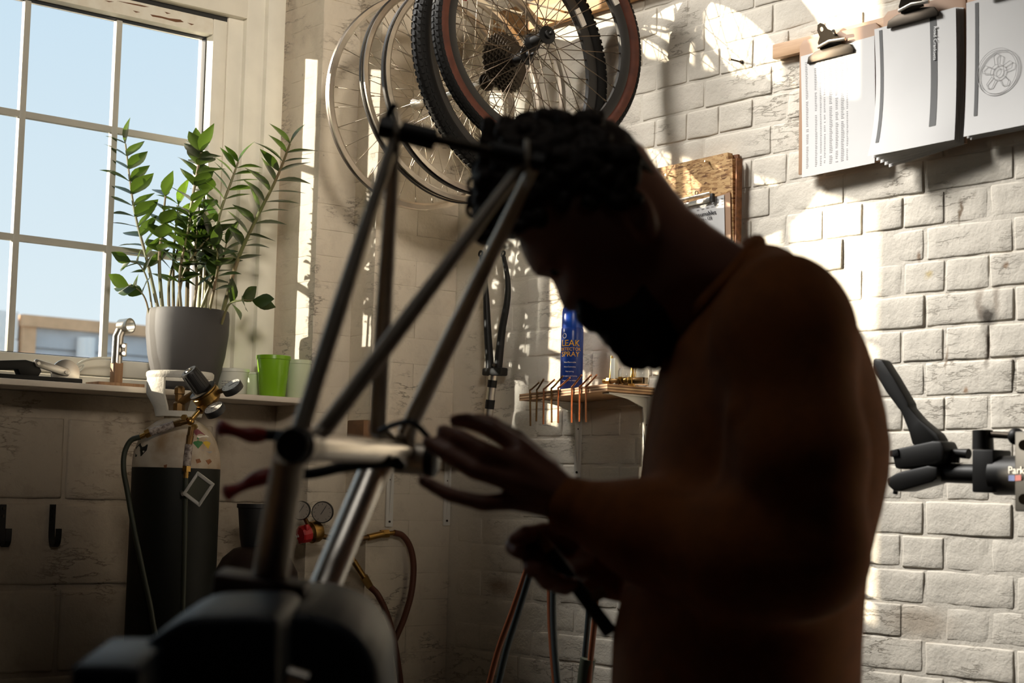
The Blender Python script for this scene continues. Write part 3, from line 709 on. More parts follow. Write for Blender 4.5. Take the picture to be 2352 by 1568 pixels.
# second clipboard: a thick curling stack, the top sheet with a dark title bar
x0, x1, zt, zb = 1.692, 1.912, 2.262, 1.930
t = thing('clipboard', 'middle clipboard on the batten, curling stack with a dark vertical title bar', 'clipboard', (1.80, -0.025, zb), 'clipboards on the batten')
obj('board', B(prism, [(x0, -.026, zt - .012), (x0 + .012, -.026, zt), (x1 - .012, -.026, zt), (x1, -.026, zt - .012), (x1, -.026, zb), (x0, -.026, zb)], (0, -0.006, 0), 0.0008), M['hardboard'], t)
for k in range(6):
    e = 0.0012 * k
    pp = obj('paper', sheet((1.680 + .0035 * (5 - k) * .5, 2.222), (1.898 + .002 * (5 - k), 2.228), (1.700 + .004 * (5 - k), 1.921 - .004 * (5 - k)), (1.904 + .003 * (5 - k) * .5, 1.934 - .0015 * (5 - k)), -0.034 - 0.003 * k, 0.012 + 0.007 * k, 0.0015, skew=0.75), M['paper'], t)
def strip(par, S, s0, s1, t0, t1, m, name, lift=.0006):
    """a printed bar lying on the curved sheet S = (tl, tr, bl, br, y0, curl, wav, skew), between s0..s1 across and t0..t1 down"""
    tl, tr, bl, br, y0, curl, wav, skew = S; bm = bmesh.new(); n = 14; L_ = []
    for j in range(n + 1):
        t = t0 + (t1 - t0) * j / n; row = []
        for s in (s0, s1):
            x = (tl[0] * (1 - s) + tr[0] * s) * (1 - t) + (bl[0] * (1 - s) + br[0] * s) * t; z = (tl[1] * (1 - s) + tr[1] * s) * (1 - t) + (bl[1] * (1 - s) + br[1] * s) * t
            row.append(bm.verts.new((x, y0 - curl * t ** 3 * (1 - skew * s) - wav * math.sin(s * 5 + t * 3) * t - lift, z)))
        L_.append(row)
    for j in range(n): bm.faces.new((L_[j][0], L_[j + 1][0], L_[j + 1][1], L_[j][1]))
    return obj(name, bm, M[m], par)
S2_ = ((1.680, 2.222), (1.898, 2.228), (1.700, 1.921), (1.904, 1.934), -0.049, 0.047, 0.0015, 0.75)
strip(pp, S2_, .69, .77, .02, .86, 'printd', 'title_bar'); strip(pp, S2_, .060, .100, .02, .90, 'printd', 'edge_bar')
a_ = PY(2148, 66, -.0515); b_ = PY(2147, 132, -.0520); d_ = (b_ - a_)
obj('lettering', text_bm('Road Cranksets', 0.0118, (a_ + b_) / 2, d_, Vector((1, 0, 0)), 0.0006), M['white_print'], pp, 0)
bulldog(t, 1.790, 2.228, -0.052, 0.03)
# third clipboard, cut by the frame
x0, x1, zt, zb = 1.915, 2.150, 2.275, 1.945
t = thing('clipboard', 'rightmost clipboard at the picture edge, sheet with a faint round drawing', 'clipboard', (2.03, -0.025, zb), 'clipboards on the batten')
obj('board', B(prism, [(x0, -.026, zt - .012), (x0 + .012, -.026, zt), (x1 - .012, -.026, zt), (x1, -.026, zt - .012), (x1, -.026, zb), (x0, -.026, zb)], (0, -0.006, 0), 0.0008), M['hardboard'], t)
for k in range(3):
    pp = obj('paper', sheet((1.918 + .004 * (2 - k), 2.235), (2.132 + .004 * (2 - k), 2.239), (1.921 + .004 * (2 - k), 1.939 - .003 * (2 - k)), (2.135 + .004 * (2 - k), 1.943 - .003 * (2 - k)), -0.034 - 0.0025 * k, 0.006 + .004 * k, 0.001), M['paper'], t)
S3_ = ((1.918, 2.235), (2.132, 2.239), (1.921, 1.939), (2.135, 1.943), -0.039, 0.014, 0.001, 0.0)
strip(pp, S3_, .105, .145, .02, .86, 'printd', 'edge_bar', .0008)
dr = bmesh.new(); cc = PY(2291, 165, -0.0448)
for rad, w_ in ((0.050, .0009), (0.046, .0007), (0.016, .0008), (0.009, .0007)): ringlathe(dr, [(rad, 0), (rad + w_, 0), (rad + w_, .0006), (rad, .0006)], cc, (0, -1, 0), 48)
for k in range(5):
    th = k * 1.2566 + .3; d = Vector((math.cos(th), 0, math.sin(th))); e = Vector((-math.sin(th), 0, math.cos(th)))
    tube(dr, [cc + d * .016 + e * .006, cc + d * .034 + e * .009, cc + d * .040 + e * .002, cc + d * .034 - e * .008, cc + d * .016 - e * .006], 0.0005, 5)
obj('line_drawing', dr, M['print'], pp, 0)
bulldog(t, 2.045, 2.242, -0.046, 0.03)
# ================================================================== OSB BOARD WITH ITS CLIPBOARD
t = thing('notice_board', 'rough orange OSB board on the brick wall behind the neck', 'board', (1.1, -0.005, 1.66))
obj('osb_panel', B(prism, [PY(1440, 402, -.03), PY(1671, 350, -.03), PY(1673, 365, -.03), PY(1682, 363, -.03), Vector((1.246, -.03, 1.66)), Vector((0.90, -.03, 1.66))], (0, 0.018, 0)), M['osb'], t)
obj('board_edge', B(box2, (1.2465, -.0305, 1.66), (1.250, -.011, 1.990)), M['osbedge'], t)
obj('backing_board', B(box2, (0.90, -.0115, 1.66), (1.236, -.005, 2.004)), M['osbedge'], t)
for px, py in ((1626, 371), (1536, 403)):
    q = PY(px, py, -.034); obj('nail', B(cyl, q + Vector((0, -.012, 0)), q + Vector((0, .006, 0)), 0.0022, None, 8), M['bright'], t)
t = thing('clipboard', 'small clipboard with handwritten list hanging on the OSB board', 'clipboard', (1.15, -0.032, 1.70))
obj('board', B(prism, [PY(1530, 485, -.034), PY(1662, 446, -.034), PY(1676, 441, -.034), PY(1677, 450, -.034), Vector((1.240, -.034, 1.70)), Vector((1.03, -.034, 1.70))], (0, 0.004, 0)), M['hardboard'], t)
pp = obj('paper', B(prism, [PY(1540, 483, -.036), PY(1663, 447, -.036), Vector((1.2215, -.036, 1.715)), Vector((1.04, -.036, 1.715))], (0, 0.001, 0)), M['paper'], t)
q0 = PY(1563, 459, -.042); q1 = PY(1632, 443, -.042)
c1 = obj('clip', B(tube, [q0, q1], 0.0042, 10), M['bright'], t, label='chrome bar clip')
obj('clip_flap', B(prism, [PY(1568, 468, -.04), PY(1632, 452, -.04), PY(1630, 464, -.04), PY(1575, 476, -.04)], (0, -0.003, 0), .0008), M['bright'], c1)
obj('clip_end', B(box, PY(1636, 454, -.043), (.010, .010, .022), None, .002), M['blackp'], c1)
obj('clip_ring', B(ringlathe, [(.004, 0), (.0058, 0), (.0058, .003), (.004, .003)], PY(1601, 443, -.040), (0, -1, 0), 16), M['bright'], c1)
hw_ = text_bm('Consumables', 0.0165, PY(1614, 492, -.0375), (1, 0, .02), (-.25, 0, 1), 0.0006)
obj('handwriting', hw_, M['ink'], pp, 0)
obj('handwriting', text_bm('tubes - 120', 0.011, PY(1618, 503, -.0375), (1, 0, .02), (-.25, 0, 1), 0.0006), M['ink'], pp, 0)
pb = bmesh.new()
for j in range(3):
    for i in range(6):
        q = PY(1600 + i * 11, 470 - i * 2.6 + j * 7 , -.0372); pb.faces.new([pb.verts.new(q + Vector(d)) for d in ((0, 0, 0), (.008, 0, .001), (.008, 0, .0028), (0, 0, .0018))])
o = obj('faint_notes', pb, M['print'], pp, 0); o['kind'] = 'stuff'
q = PY(1705, 143, 0.0); h_ = q + Vector((-.004, -0.040, .001))
bm = B(cyl, q + Vector((0, .003, 0)), h_, 0.0022, None, 8); cyl(bm, h_, h_ + Vector((0, -.0015, 0)), .0042, None, 10); cyl(bm, q + Vector((0, .002, 0)), q + Vector((0, -.006, 0)), .005, None, 10)
top('wall_screw', bm, M['clip'], 'single screw sticking out of the brick left of the batten', 'screw')
# ================================================================== SHELVES
def shelf(t, fl, fr, d, th, nl):
    """plywood board from two front corners, depth d back into the wall, glued of nl veneers"""
    fl, fr = Vector(fl), Vector(fr)
    for i in range(nl):
        za, zb_ = th * i / nl, th * (i + 1) / nl; e = 0.0004 * (i % 2)
        a, b2 = fl - Vector((0, -e, za)), fr - Vector((e, -e, za))
        obj('veneer', B(prism, [a, b2, b2 + d, a + d], (0, 0, -(zb_ - za))), M['ply'] if i in (0, nl - 1) else (M['plyl'] if i % 2 == 0 else M['plyd']), t)
def bracket(t, X, zt, depth, drop, wd=0.024, axis='y', off=0.0):
    """pressed steel bracket: arm under the shelf, leg on the wall, rib between. axis='y' on the back wall, 'x' on the pier"""
    def P(o, dpt, z): return Vector((X + o, -dpt - off, z)) if axis == 'y' else Vector((PB + dpt + off, X + o, z))
    bm = bmesh.new()
    w = wd / 2
    d1 = P(w, 0, 0) - P(-w, 0, 0)
    prism(bm, [P(-w, .002, zt), P(-w, depth, zt), P(-w, depth, zt - .003), P(-w, .006, zt - .004), P(-w, .006, zt - drop), P(-w, .002, zt - drop)], d1)
    prism(bm, [P(-.002, .004, zt - .003), P(-.002, depth * .92, zt - .003), P(-.002, depth * .5, zt - .012), P(-.002, .020, zt - .030), P(-.002, .012, zt - drop * .5), P(-.002, .005, zt - drop * .96)], P(.002, 0, 0) - P(-.002, 0, 0))
    br = obj('bracket', bm, M['white_metal'], t, label='white steel bracket')
    for z in (zt - drop * .93, zt - drop * .35): obj('screw', B(cyl, P(0.0, .005, z), P(0.0, .0085, z), .0032, None, 10), M['clip'], br)
fl, fr = PY(1193, 905, -.17), PY(1395, 881, -.17)
t = thing('wall_shelf', 'small plywood shelf on white brackets holding the blue spray can', 'shelf', (0.78, -0.01, 1.20))
shelf(t, fl, fr, Vector((0, 0.168, 0)), 0.0175, 5)
bracket(t, 0.665, fl.z - .0158, .150, .200); bracket(t, 0.925, fr.z - .0198, .150, .215)
def shz(x): return fl.z + (fr.z - fl.z) * (x - fl.x) / (fr.x - fl.x)
rods = [((377, 1070), (375, 893), (420, 848)), ((407, 1047), (410, 891), (445, 830)), ((443, 1062), (445, 888), (500, 832)), ((486, 1053), (485, 885), (543, 815)),
        ((519, 1055), (520, 881), (580, 822)), ((588, 1053), (590, 878), (640, 808)), ((628, 1048), (630, 876), (690, 808)), ((663, 1050), (663, 874), (718, 808))]
ordn = ['leftmost', 'second from left', 'third from left', 'fourth from left', 'fifth from left', 'third from right', 'second from right', 'rightmost']
for i, r3 in enumerate(rods):
    a, b2, c2 = [PY(1050 + p[0] / 2.239, 500 + p[1] / 2.239, -.1735) for p in r3]
    c2 = PY(1050 + r3[2][0] / 2.239, 500 + r3[2][1] / 2.239, -.190)
    pts = [a, a * .5 + b2 * .5, b2 - Vector((0, 0, .004))] + spline([b2 - Vector((0, 0, .004)), b2 + Vector((0, 0, .004)), b2 + (c2 - b2) * .2 + Vector((0, 0, .002)), c2], 4)[1:]
    top('bent_rod', B(tube, pts, 0.0024, 8), M['copper'] if i > 3 or i == 2 else M['brassd'], ('coppery' if i > 3 or i == 2 else 'dark') + ' bent brazing rod hooked on the plywood shelf front, ' + ordn[i], 'rod', 'bent rods along the shelf front')
# the spray can
cb = PY(1312, 889, -.085); cb.z = shz(cb.x) + .0005; Zc = float(-(R.T @ (np.array(cb) - C))[2]); rc = 26.0 / FPX * Zc; hc = 0.228
t = thing('spray_can', 'blue leak detector spray can with yellow lettering on the plywood shelf', 'can', cb)
kz = Zc / FPX
obj('can_body', B(lathe, [(rc * .92, 0), (rc, .004), (rc, .150 * hc / .228 + 0.006), (rc * .985, .168), (rc * .80, .178)], cb, (0, 0, 1), 40), M['blue'], t)
obj('cap', B(lathe, [(rc * .93, .171), (rc * .95, .173), (rc * .93, .215), (rc * .86, .222), (rc * .80, hc)], cb, (0, 0, 1), 40), M['bluecap'], t, label='bright blue cap')
tocam = (Vector(C) - cb); ac = math.atan2(tocam.y, tocam.x) - 0.18
def on_can(s, size, z, m, nm='lettering'):
    bm = text_bm(s, size, (0, 0, 0), (1, 0, 0), (0, 0, 1), 0.0006)
    bmesh.ops.subdivide_edges(bm, edges=[e for e in bm.edges if e.calc_length() > .004], cuts=2)
    for v in bm.verts:
        th = ac + v.co.x / rc; rr = rc + .0003 - v.co.y; v.co = Vector((cb.x + rr * math.cos(th), cb.y + rr * math.sin(th), cb.z + z + v.co.z))
    obj(nm, bm, M[m], t, 0)
on_can('LEAK', 0.0235, 0.128, 'yellow'); on_can('DETECTOR', 0.0118, 0.1125, 'yellow'); on_can('SPRAY', 0.0185, 0.099, 'yellow')
for z, s in ((.078, 'Non-Flammable'), (.066, 'Non-Corrosive'), (.054, 'Fast acting'), (.042, 'For pipes and joints'), (.030, 'Requires no mixing')): on_can(s, .0052, z, 'white_print', 'small_print')
bm = B(ringlathe, [(.0052, 0), (.0066, 0), (.0066, .001), (.0052, .001)], cb + Vector((rc * math.cos(ac - .55), rc * math.sin(ac - .55), .148)), (math.cos(ac - .55), math.sin(ac - .55), 0), 20)
obj('emblem', bm, M['white_print'], t)
# brass torch fittings and jars on the right of the shelf
def onshelf(px, y): p = PY(px, 888, y); p.z = shz(min(p.x, fr.x)) + .0006; return p
def nozzle(px, y, h, lab, tilt=0.0):
    p = onshelf(px, y); t = thing('brass_nozzle', lab, 'nozzle', p, 'brass torch parts on the shelf')
    obj('nozzle_base', B(lathe, [(.010, 0), (.011, .002), (.011, .012), (.007, .015), (.007, .020)], p, (0, 0, 1), 6), M['brass'], t, 20)
    obj('nozzle_tube', B(lathe, [(.005, .020), (.0065, .026), (.0045, h * .6), (.0030, h), (.002, h)], p, (0, 0, 1), 16), M['brass'], t)
def fitting(px, y, ln, r, lab, d=(-1, -.35, 0)):
    p = onshelf(px, y) + Vector((0, 0, r)); t = thing('brass_fitting', lab, 'fitting', p - Vector((0, 0, r)), 'brass torch parts on the shelf'); d = Vector(d).normalized()
    obj('hex_nut', B(lathe, [(r * .9, 0), (r * .98, .001), (r * .98, .010), (r * .9, .011)], p, d, 6), M['brass'], t, 20)
    obj('barrel', B(lathe, [(r * .7, -ln), (r * .8, -ln + .003), (r * .8, -.004), (r * .6, 0)], p, d, 18), M['brassd'], t)
    obj('nose', B(lathe, [(r * .6, .011), (r * .7, .016), (r * .45, .022), (r * .3, .022)], p, d, 18), M['brass'], t)
nozzle(1404, -.10, .080, 'tall thin brass nozzle standing on the shelf beside the can'); nozzle(1452, -.05, .062, 'shorter brass nozzle standing at the back between the jars')
fitting(1402, -.140, .022, .0095, 'round brass fitting lying at the front shelf corner'); fitting(1430, -.115, .030, .011, 'large ribbed brass fitting lying right of the front one')
fitting(1452, -.115, .026, .010, 'dark brass fitting lying in front of the right jar', (-.8, -.7, 0))
for px, y, r, h, lab in ((1437, -.045, .020, .052, 'clear glass jar at the back of the shelf behind the fittings'), (1474, -.060, .019, .046, 'clear glass jar at the shelf end half behind the man')):
    p = onshelf(px, y); p.z += .0005; t = thing('glass_jar', lab, 'jar', p, 'small jars on the shelf')
    obj('jar_glass', B(lathe, [(r * .9, 0), (r, .003), (r, h * .85), (r * .85, h), (r * .78, h), (r * .92, h * .83), (r * .92, .004), (.0, .004)], p, (0, 0, 1), 28, False), M['jar'], t)
    obj('contents', B(lathe, [(r * .86, .005), (r * .86, h * .45), (r * .3, h * .5)], p, (0, 0, 1), 20), M['brassd'], t)
p = onshelf(1478, -.135); p.x = fr.x - .012; top('printed_carton', B(box2, p + Vector((-.008, -.006, 0)), p + Vector((.008, .006, .066)), .001), M['whitep'], 'narrow white carton at the right front end of the plywood shelf', 'carton')
# lower shelf on the inner pier, behind the bicycle frame
t = thing('wall_shelf', 'lower plywood shelf on the pier, mostly hidden behind the bicycle frame', 'shelf', (0.2, -0.1, 1.07))
zs_ = 1.262
for i in range(5):
    obj('veneer', B(box2, (PB + .006, -.410, zs_ + .0036 * i), (PB + .165, -.012, zs_ + .0036 * (i + 1))), M['ply'] if i in (0, 4) else (M['plyl'] if i % 2 == 0 else M['plyd']), t)
yl_, yr_ = PX(893, 1150, PB).y, PX(1058, 1150, PB).y
bracket(t, yl_, zs_, .14, .205, axis='x'); bracket(t, min(yr_, -.016), zs_, .14, .200, axis='x')
top('torch_box', B(box2, (.15, -.402, zs_ + .0186), (.23, -.338, zs_ + .088), .004), M['plyd'], 'small dark brown box on the lower shelf behind the frame tubes', 'box')
# ================================================================== BLACK FORK ON THE WALL
t = thing('bicycle_fork', 'black bicycle fork hanging upside down on the wall by the corner', 'fork', PY(1123, 965, -.045))
y_ = -.045
def pf(l): return spline([PY(a, b, y_) for a, b in l], 6)
for l, r in (([(1126, 850), (1120, 760), (1117, 690), (1112, 630), (1106, 590)], [.0125, .006]), ([(1143, 850), (1153, 760), (1165, 690), (1166, 640), (1157, 590)], [.0125, .006])):
    p = pf(l); n = len(p); bl = obj('blade', B(tube, p, [r[0] + (r[1] - r[0]) * i / (n - 1) for i in range(n)], 14), M['black'], t)
    e = p[-1]; obj('dropout', B(ringlathe, [(.005, -.002), (.010, -.002), (.010, .002), (.005, .002)], e + Vector((-.004, 0, .010)), (0, -1, .1), 18), M['black'], bl)
obj('crown', B(prism, [PY(1107, 845, y_ - .014), PY(1150, 843, y_ - .014), PY(1149, 862, y_ - .014), PY(1106, 862, y_ - .014)], (0, .028, 0), .004), M['black'], t)
p = [PY(1133, 860, y_), PY(1127, 905, y_), PY(1121, 965, y_)]
obj('steerer', B(tube, p, .0125, 18), M['bright'], t, label='steel steerer with black bands')
for f, g in ((.12, .28), (.55, .75)): obj('steerer_band', B(tube, [p[0].lerp(p[2], f), p[0].lerp(p[2], g)], .0131, 18), M['black'], t)
obj('wall_peg', B(cyl, PY(1134, 838, 0.004), PY(1134, 838, y_ - .03), .005, None, 10), M['clip'], t)
# ================================================================== ON THE SILL
ZS = 1.4125
def onsill(px, x, py=890): p = PX(px, py, x); p.z = ZS; return p
def dep(p): return float(-(R.T @ (np.array(p) - C))[2])
# potted plant
pc = onsill(425, -.10); kz = dep(pc) / FPX
Rt = 95 * kz; ph = PX(425, 713, -.10).z - ZS
t = thing('potted_plant', 'tall glossy leaved houseplant in a grey pot on the window sill', 'plant', pc)
obj('pot', B(lathe, [(Rt * .70, 0), (Rt * .74, .006), (Rt * .93, ph * .45), (Rt * .995, ph * .72), (Rt * 1.0, ph * .9), (Rt * .985, ph - .004), (Rt * .97, ph), (Rt * .93, ph - .002), (Rt * .93, ph - .03), (0, ph - .03)], pc, (0, 0, 1), 56, False), M['pot'], t)
sm_ = bmesh.new(); lathe(sm_, [(Rt * .928, ph - .035), (Rt * .9, ph - .022), (Rt * .5, ph - .016), (0, ph - .018)], pc, (0, 0, 1), 32, False); obj('soil', sm_, M['soil'], t)
def leaf_mesh(seed, L=1.0, Wd=0.42):
    rnd = random.Random(seed); bm = bmesh.new(); n = 6; rows = []
    prof = [0.10, 0.62, 0.95, 1.0, 0.78, 0.42, 0.02]; bend = rnd.uniform(.05, .22); cup = rnd.uniform(.10, .22)
    for i in range(n + 1):
        s = i / n; w = prof[i] * Wd / 2; y = s * L; zc = -bend * s * s * L
        rows.append([bm.verts.new((-w, y, zc + cup * w)), bm.verts.new((-w * .5, y, zc + cup * w * .3)), bm.verts.new((0, y, zc)), bm.verts.new((w * .5, y, zc + cup * w * .3)), bm.verts.new((w, y, zc + cup * w))])
    for i in range(n):
        for k in range(4): bm.faces.new((rows[i][k], rows[i][k + 1], rows[i + 1][k + 1], rows[i + 1][k]))
    for f in bm.faces: f.smooth = True
    me = bpy.data.meshes.new('leaf'); bm.to_mesh(me); bm.free(); return me
LM = {}
for key, m_ in (('d', 'leaf'), ('y', 'leafy')):
    LM[key] = [leaf_mesh(s, 1.0, .50 + .04 * (s % 4)) for s in range(6)]
    for me in LM[key]: me.materials.append(M[m_])
rl = random.Random(11)
def stalk(pts, dx, n, L, key, plane, t0=0.28, r=0.006, sidepx=1.0, tip=True):
    """pts: (px,py) along the stem; dx: offset in depth (m) from foot to tip; leaves in opposite pairs lying in 'plane'"""
    P = []
    for i, (a, b2) in enumerate(pts):
        f = i / (len(pts) - 1); z_ = dep(pc) + dx[0] + (dx[1] - dx[0]) * f; P.append(W(a, b2, z_))
    P[0] = P[0] - Vector((0, 0, .035))
    P = spline(P, 8); m_ = len(P)
    st = obj('stem', B(tube, P, [r * (1 - .55 * i / (m_ - 1)) for i in range(m_)], 8), M['stem'], t)
    base = Vector(t.location)
    for j in range(n):
        f = t0 + (1 - t0) * (j / max(n - 1, 1)); k = min(int(f * (m_ - 1)), m_ - 2)
        p = P[k].lerp(P[k + 1], f * (m_ - 1) - k); d = (P[min(k + 2, m_ - 1)] - P[max(k - 1, 0)]).normalized()
        side = (plane - d * plane.dot(d)).normalized()
        for s in (-1, 1):
            if j == n - 1 and s == 1 and tip: dirv = (d + side * .15).normalized()
            else: dirv = (d * rl.uniform(.35, .75) + side * s * rl.uniform(.8, 1.0) + Vector((rl.uniform(-.2, .2), rl.uniform(-.2, .2), rl.uniform(-.1, .15)))).normalized()
            nz_ = d.cross(dirv).cross(dirv); nz_ = (d - dirv * d.dot(dirv)).normalized() + Vector((rl.uniform(-.35, .35), rl.uniform(-.35, .35), rl.uniform(-.35, .35)))
            xv = dirv.cross(nz_).normalized(); zv = xv.cross(dirv)
            l = L * 1.42 * rl.uniform(.85, 1.12) * (0.75 + .25 * math.sin(math.pi * (.2 + .7 * j / max(n, 1))))
            o = link('leaf', rl.choice(LM[key]), None, st)
            o.matrix_local = Matrix.Translation(p - base) @ Matrix((xv, dirv, zv)).transposed().to_4x4() @ Matrix.Diagonal((l, l, l, 1))
rt = CAMR.copy(); bk = CAMB.copy()
def mixp(a, b2=0.0): return (rt * math.cos(a) + bk * math.sin(a)).normalized()
stalk([(372, 715), (338, 600), (308, 480), (288, 330)], (.0, .05), 12, .060, 'd', mixp(.35), .30, .0055)
stalk([(377, 715), (366, 610), (372, 530), (380, 450)], (-.03, -.03), 5, .062, 'd', mixp(1.0), .45)
stalk([(430, 715), (432, 600), (436, 500), (452, 400), (462, 350)], (-.02, -.06), 9, .066, 'd', mixp(.7), .34, .0065)
stalk([(470, 715), (478, 600), (505, 490), (530, 420), (547, 372)], (.04, .06), 9, .056, 'y', mixp(-.4), .36, .006)
stalk([(505, 715), (545, 600), (590, 500), (635, 410), (666, 330)], (.0, -.08), 12, .062, 'd', mixp(.15), .26, .0065)
stalk([(455, 715), (462, 620), (470, 540), (468, 440), (455, 350)], (.06, .08), 9, .060, 'd', mixp(1.1), .30)
stalk([(355, 715), (340, 650), (322, 610), (300, 600)], (-.02, -.04), 3, .045, 'd', mixp(.2), .5, .003)
stalk([(348, 715), (335, 690), (318, 665), (295, 655)], (-.03, -.06), 3, .048, 'd', mixp(.3), .5, .003)
stalk([(510, 715), (525, 700), (552, 690), (580, 690)], (-.03, -.08), 3, .058, 'd', mixp(.6), .4, .004)
stalk([(405, 715), (418, 640), (450, 580), (480, 545)], (-.05, -.09), 6, .060, 'd', mixp(.5), .35, .005)
stalk([(450, 715), (485, 650), (510, 600), (520, 560)], (.03, .02), 6, .058, 'd', mixp(.3), .35, .005)
stalk([(400, 715), (398, 620), (402, 540), (410, 470)], (.07, .09), 6, .058, 'y', mixp(.2), .4, .005)
stalk([(420, 715), (412, 640), (425, 560), (438, 500)], (-.07, -.10), 6, .056, 'd', mixp(.1), .3, .005)
stalk([(440, 715), (452, 650), (448, 590), (452, 530)], (-.04, -.09), 6, .058, 'd', mixp(-.3), .3, .005)
stalk([(475, 715), (492, 660), (500, 610), (498, 570)], (-.05, -.10), 5, .056, 'd', mixp(.6), .3, .005)
stalk([(390, 715), (388, 650), (400, 600), (412, 560)], (.02, .03), 5, .056, 'd', mixp(.2), .35, .005)
# green beaker and the tubs round it
def tub(name, px, x, rt_, rb_, h, m, lab, cat, lid=None, rimh=.012):
    p = onsill(px, x); k = dep(p) / FPX; rt_, rb_, h = rt_ * k, rb_ * k, h * k; t = thing(name, lab, cat, p)
    obj('tub_body', B(lathe, [(rb_ * .95, 0), (rb_, .003), (rt_ * .985, h - rimh), (rt_ * .93, h - rimh), (rt_ * .93, h - .002), (rb_ * .9, .006), (0, .006)], p, (0, 0, 1), 40, False), M[m], t)
    obj('tub_rim' if not lid else 'lid', B(lathe, [(rt_, h - rimh), (rt_ * 1.04, h - rimh + .001), (rt_ * 1.04, h - .001), (rt_ * 1.01, h), (rt_ * .95, h)] + ([(0, h)] if lid else [(rt_ * .94, h - rimh)]), p, (0, 0, 1), 40, False), M[lid or m], t)
    return t, p, k
tub('green_beaker', 626, -.035, 38, 30, 95, 'green', 'lime green plastic beaker with a raised rim at the right of the sill', 'beaker')
t, p, k = tub('white_tub', 535, -.10, 35, 31, 62, 'whitep', 'white lidded tub with printed side right of the grey pot', 'tub', 'whitep', .010)
lb = bmesh.new(); tc_ = Vector(C) - p; a0 = math.atan2(tc_.y, tc_.x)
for j in range(6):
    for i in range(5):
        th = a0 - .9 + i * .22; r_ = 33.2 * k; q = [p + Vector((r_ * math.cos(b2), r_ * math.sin(b2), z_ * k)) for b2, z_ in ((th, 14 + j * 5.5), (th + .19, 14 + j * 5.5), (th + .19, 16 + j * 5.5), (th, 16 + j * 5.5))]
        lb.faces.new([lb.verts.new(v) for v in q])
o = obj('printed_lines', lb, M['print'], t, 0); o['kind'] = 'stuff'
t_ = tub('white_tub', 583, -.13, 22, 21, 58, 'palep', 'small pale tub half hidden behind the lime green beaker', 'tub', 'whitep', .006)
tub('pale_canister', 684, -.022, 29, 26, 88, 'palep', 'white canister, green reflection in its colour, right of the lime green beaker against the reveal', 'canister')
# lever punch
def SB(l, x, th, bev=.002): return B(prism, [PX(a, b2, x) for a, b2 in l], (-th, 0, 0), bev)
b0 = onsill(60, -.04); t = thing('lever_punch', 'black and silver lever hole punch at the left end of the sill', 'punch', b0)
zb_ = ZS
ya, yb2 = PX(-150, 880, -.02).y, PX(188, 880, -.02).y
obj('base', B(box2, (-.11, ya, ZS), (-.015, yb2, ZS + .013), .003), M['black'], t)
obj('base_foot', B(box2, (-.10, yb2 - .004, ZS + .002), (-.03, yb2 + .006, ZS + .009), .001), M['bright'], t)
obj('arm', SB([(-160, 812), (-20, 828), (60, 826), (88, 834), (96, 852), (88, 866), (50, 868), (42, 848), (-160, 852)], -.045, .030), M['black'], t, label='black lever arm')
pts = [PX(151 + 33 * math.cos(math.radians(q)), 858 - 33 * math.sin(math.radians(q)), -.052) for q in range(-30, 211, 15)]
obj('cam_plate', B(prism, pts, (-.006, 0, 0), .001), M['bright'], t, label='rounded steel plate')
lk = obj('link', SB([(78, 828), (84, 824), (92, 826), (158, 846), (163, 855), (157, 864), (148, 863), (84, 842)], -.040, .006), M['bright'], t, label='bare steel link')
for a_, b_ in ((88, 834), (152, 855)): q = PX(a_, b_, -.040); obj('rivet', B(cyl, q + Vector((-.01, 0, 0)), q + Vector((.004, 0, 0)), .0045, None, 14), M['bright'], lk)
w_ = bmesh.new()
tube(w_, spline([PX(168, 850, -.12), PX(185, 832, -.12), PX(215, 823, -.12), PX(258, 822, -.12)], 6), .0035, 8)
tube(w_, spline([PX(168, 850, -.12), PX(178, 842, -.12), PX(192, 838, -.12), PX(186, 850, -.12), PX(175, 856, -.12), PX(172, ZS and 868, -.12)], 6), .003, 8)
top('white_hook_tool', w_, M['whitep'], 'white curved plastic hook tool lying between the punch and the steel jig', 'tool')
# stem sample on its wooden stand
b0 = onsill(266, -.05); t = thing('stem_jig', 'bare steel bicycle stem standing on a wooden post and base', 'jig', b0)
obj('base', B(box2, (-.09, PX(212, 888, -.05).y, ZS), (-.015, PX(318, 888, -.05).y, ZS + .010), .001), M['woodd'], t)
z0, z1 = PX(270, 833, -.05).z, PX(270, 762, -.05).z
yp = PX(269, 850, -.05).y
obj('post', B(box2, (-.064, yp - .013, ZS + .010), (-.038, yp + .011, z0), .001), M['woodd'], t)
tubeo = obj('steel_tube', B(tube, [Vector((-.051, yp - .002, z0 - .002)), Vector((-.051, yp - .001, z1 - .012)), Vector((-.051, yp + .006, z1 + .004))], .0145, 20), M['bright'], t)
rc_ = PX(289, 749, -.045)
obj('clamp_ring', B(ringlathe, [(.0165, -.016), (.0205, -.016), (.0205, .016), (.0165, .016)], rc_, (.9, .35, .05), 36), M['bright'], t)
obj('clamp_lug', B(box, PX(284, 803, -.040), (.018, .012, .036), None, .003), M['bright'], t)
for py in (795, 812): q = PX(284, py, -.034); obj('bolt', B(cyl, q, q + Vector((.012, -.006, 0)), .005, None, 14), M['bright'], t)
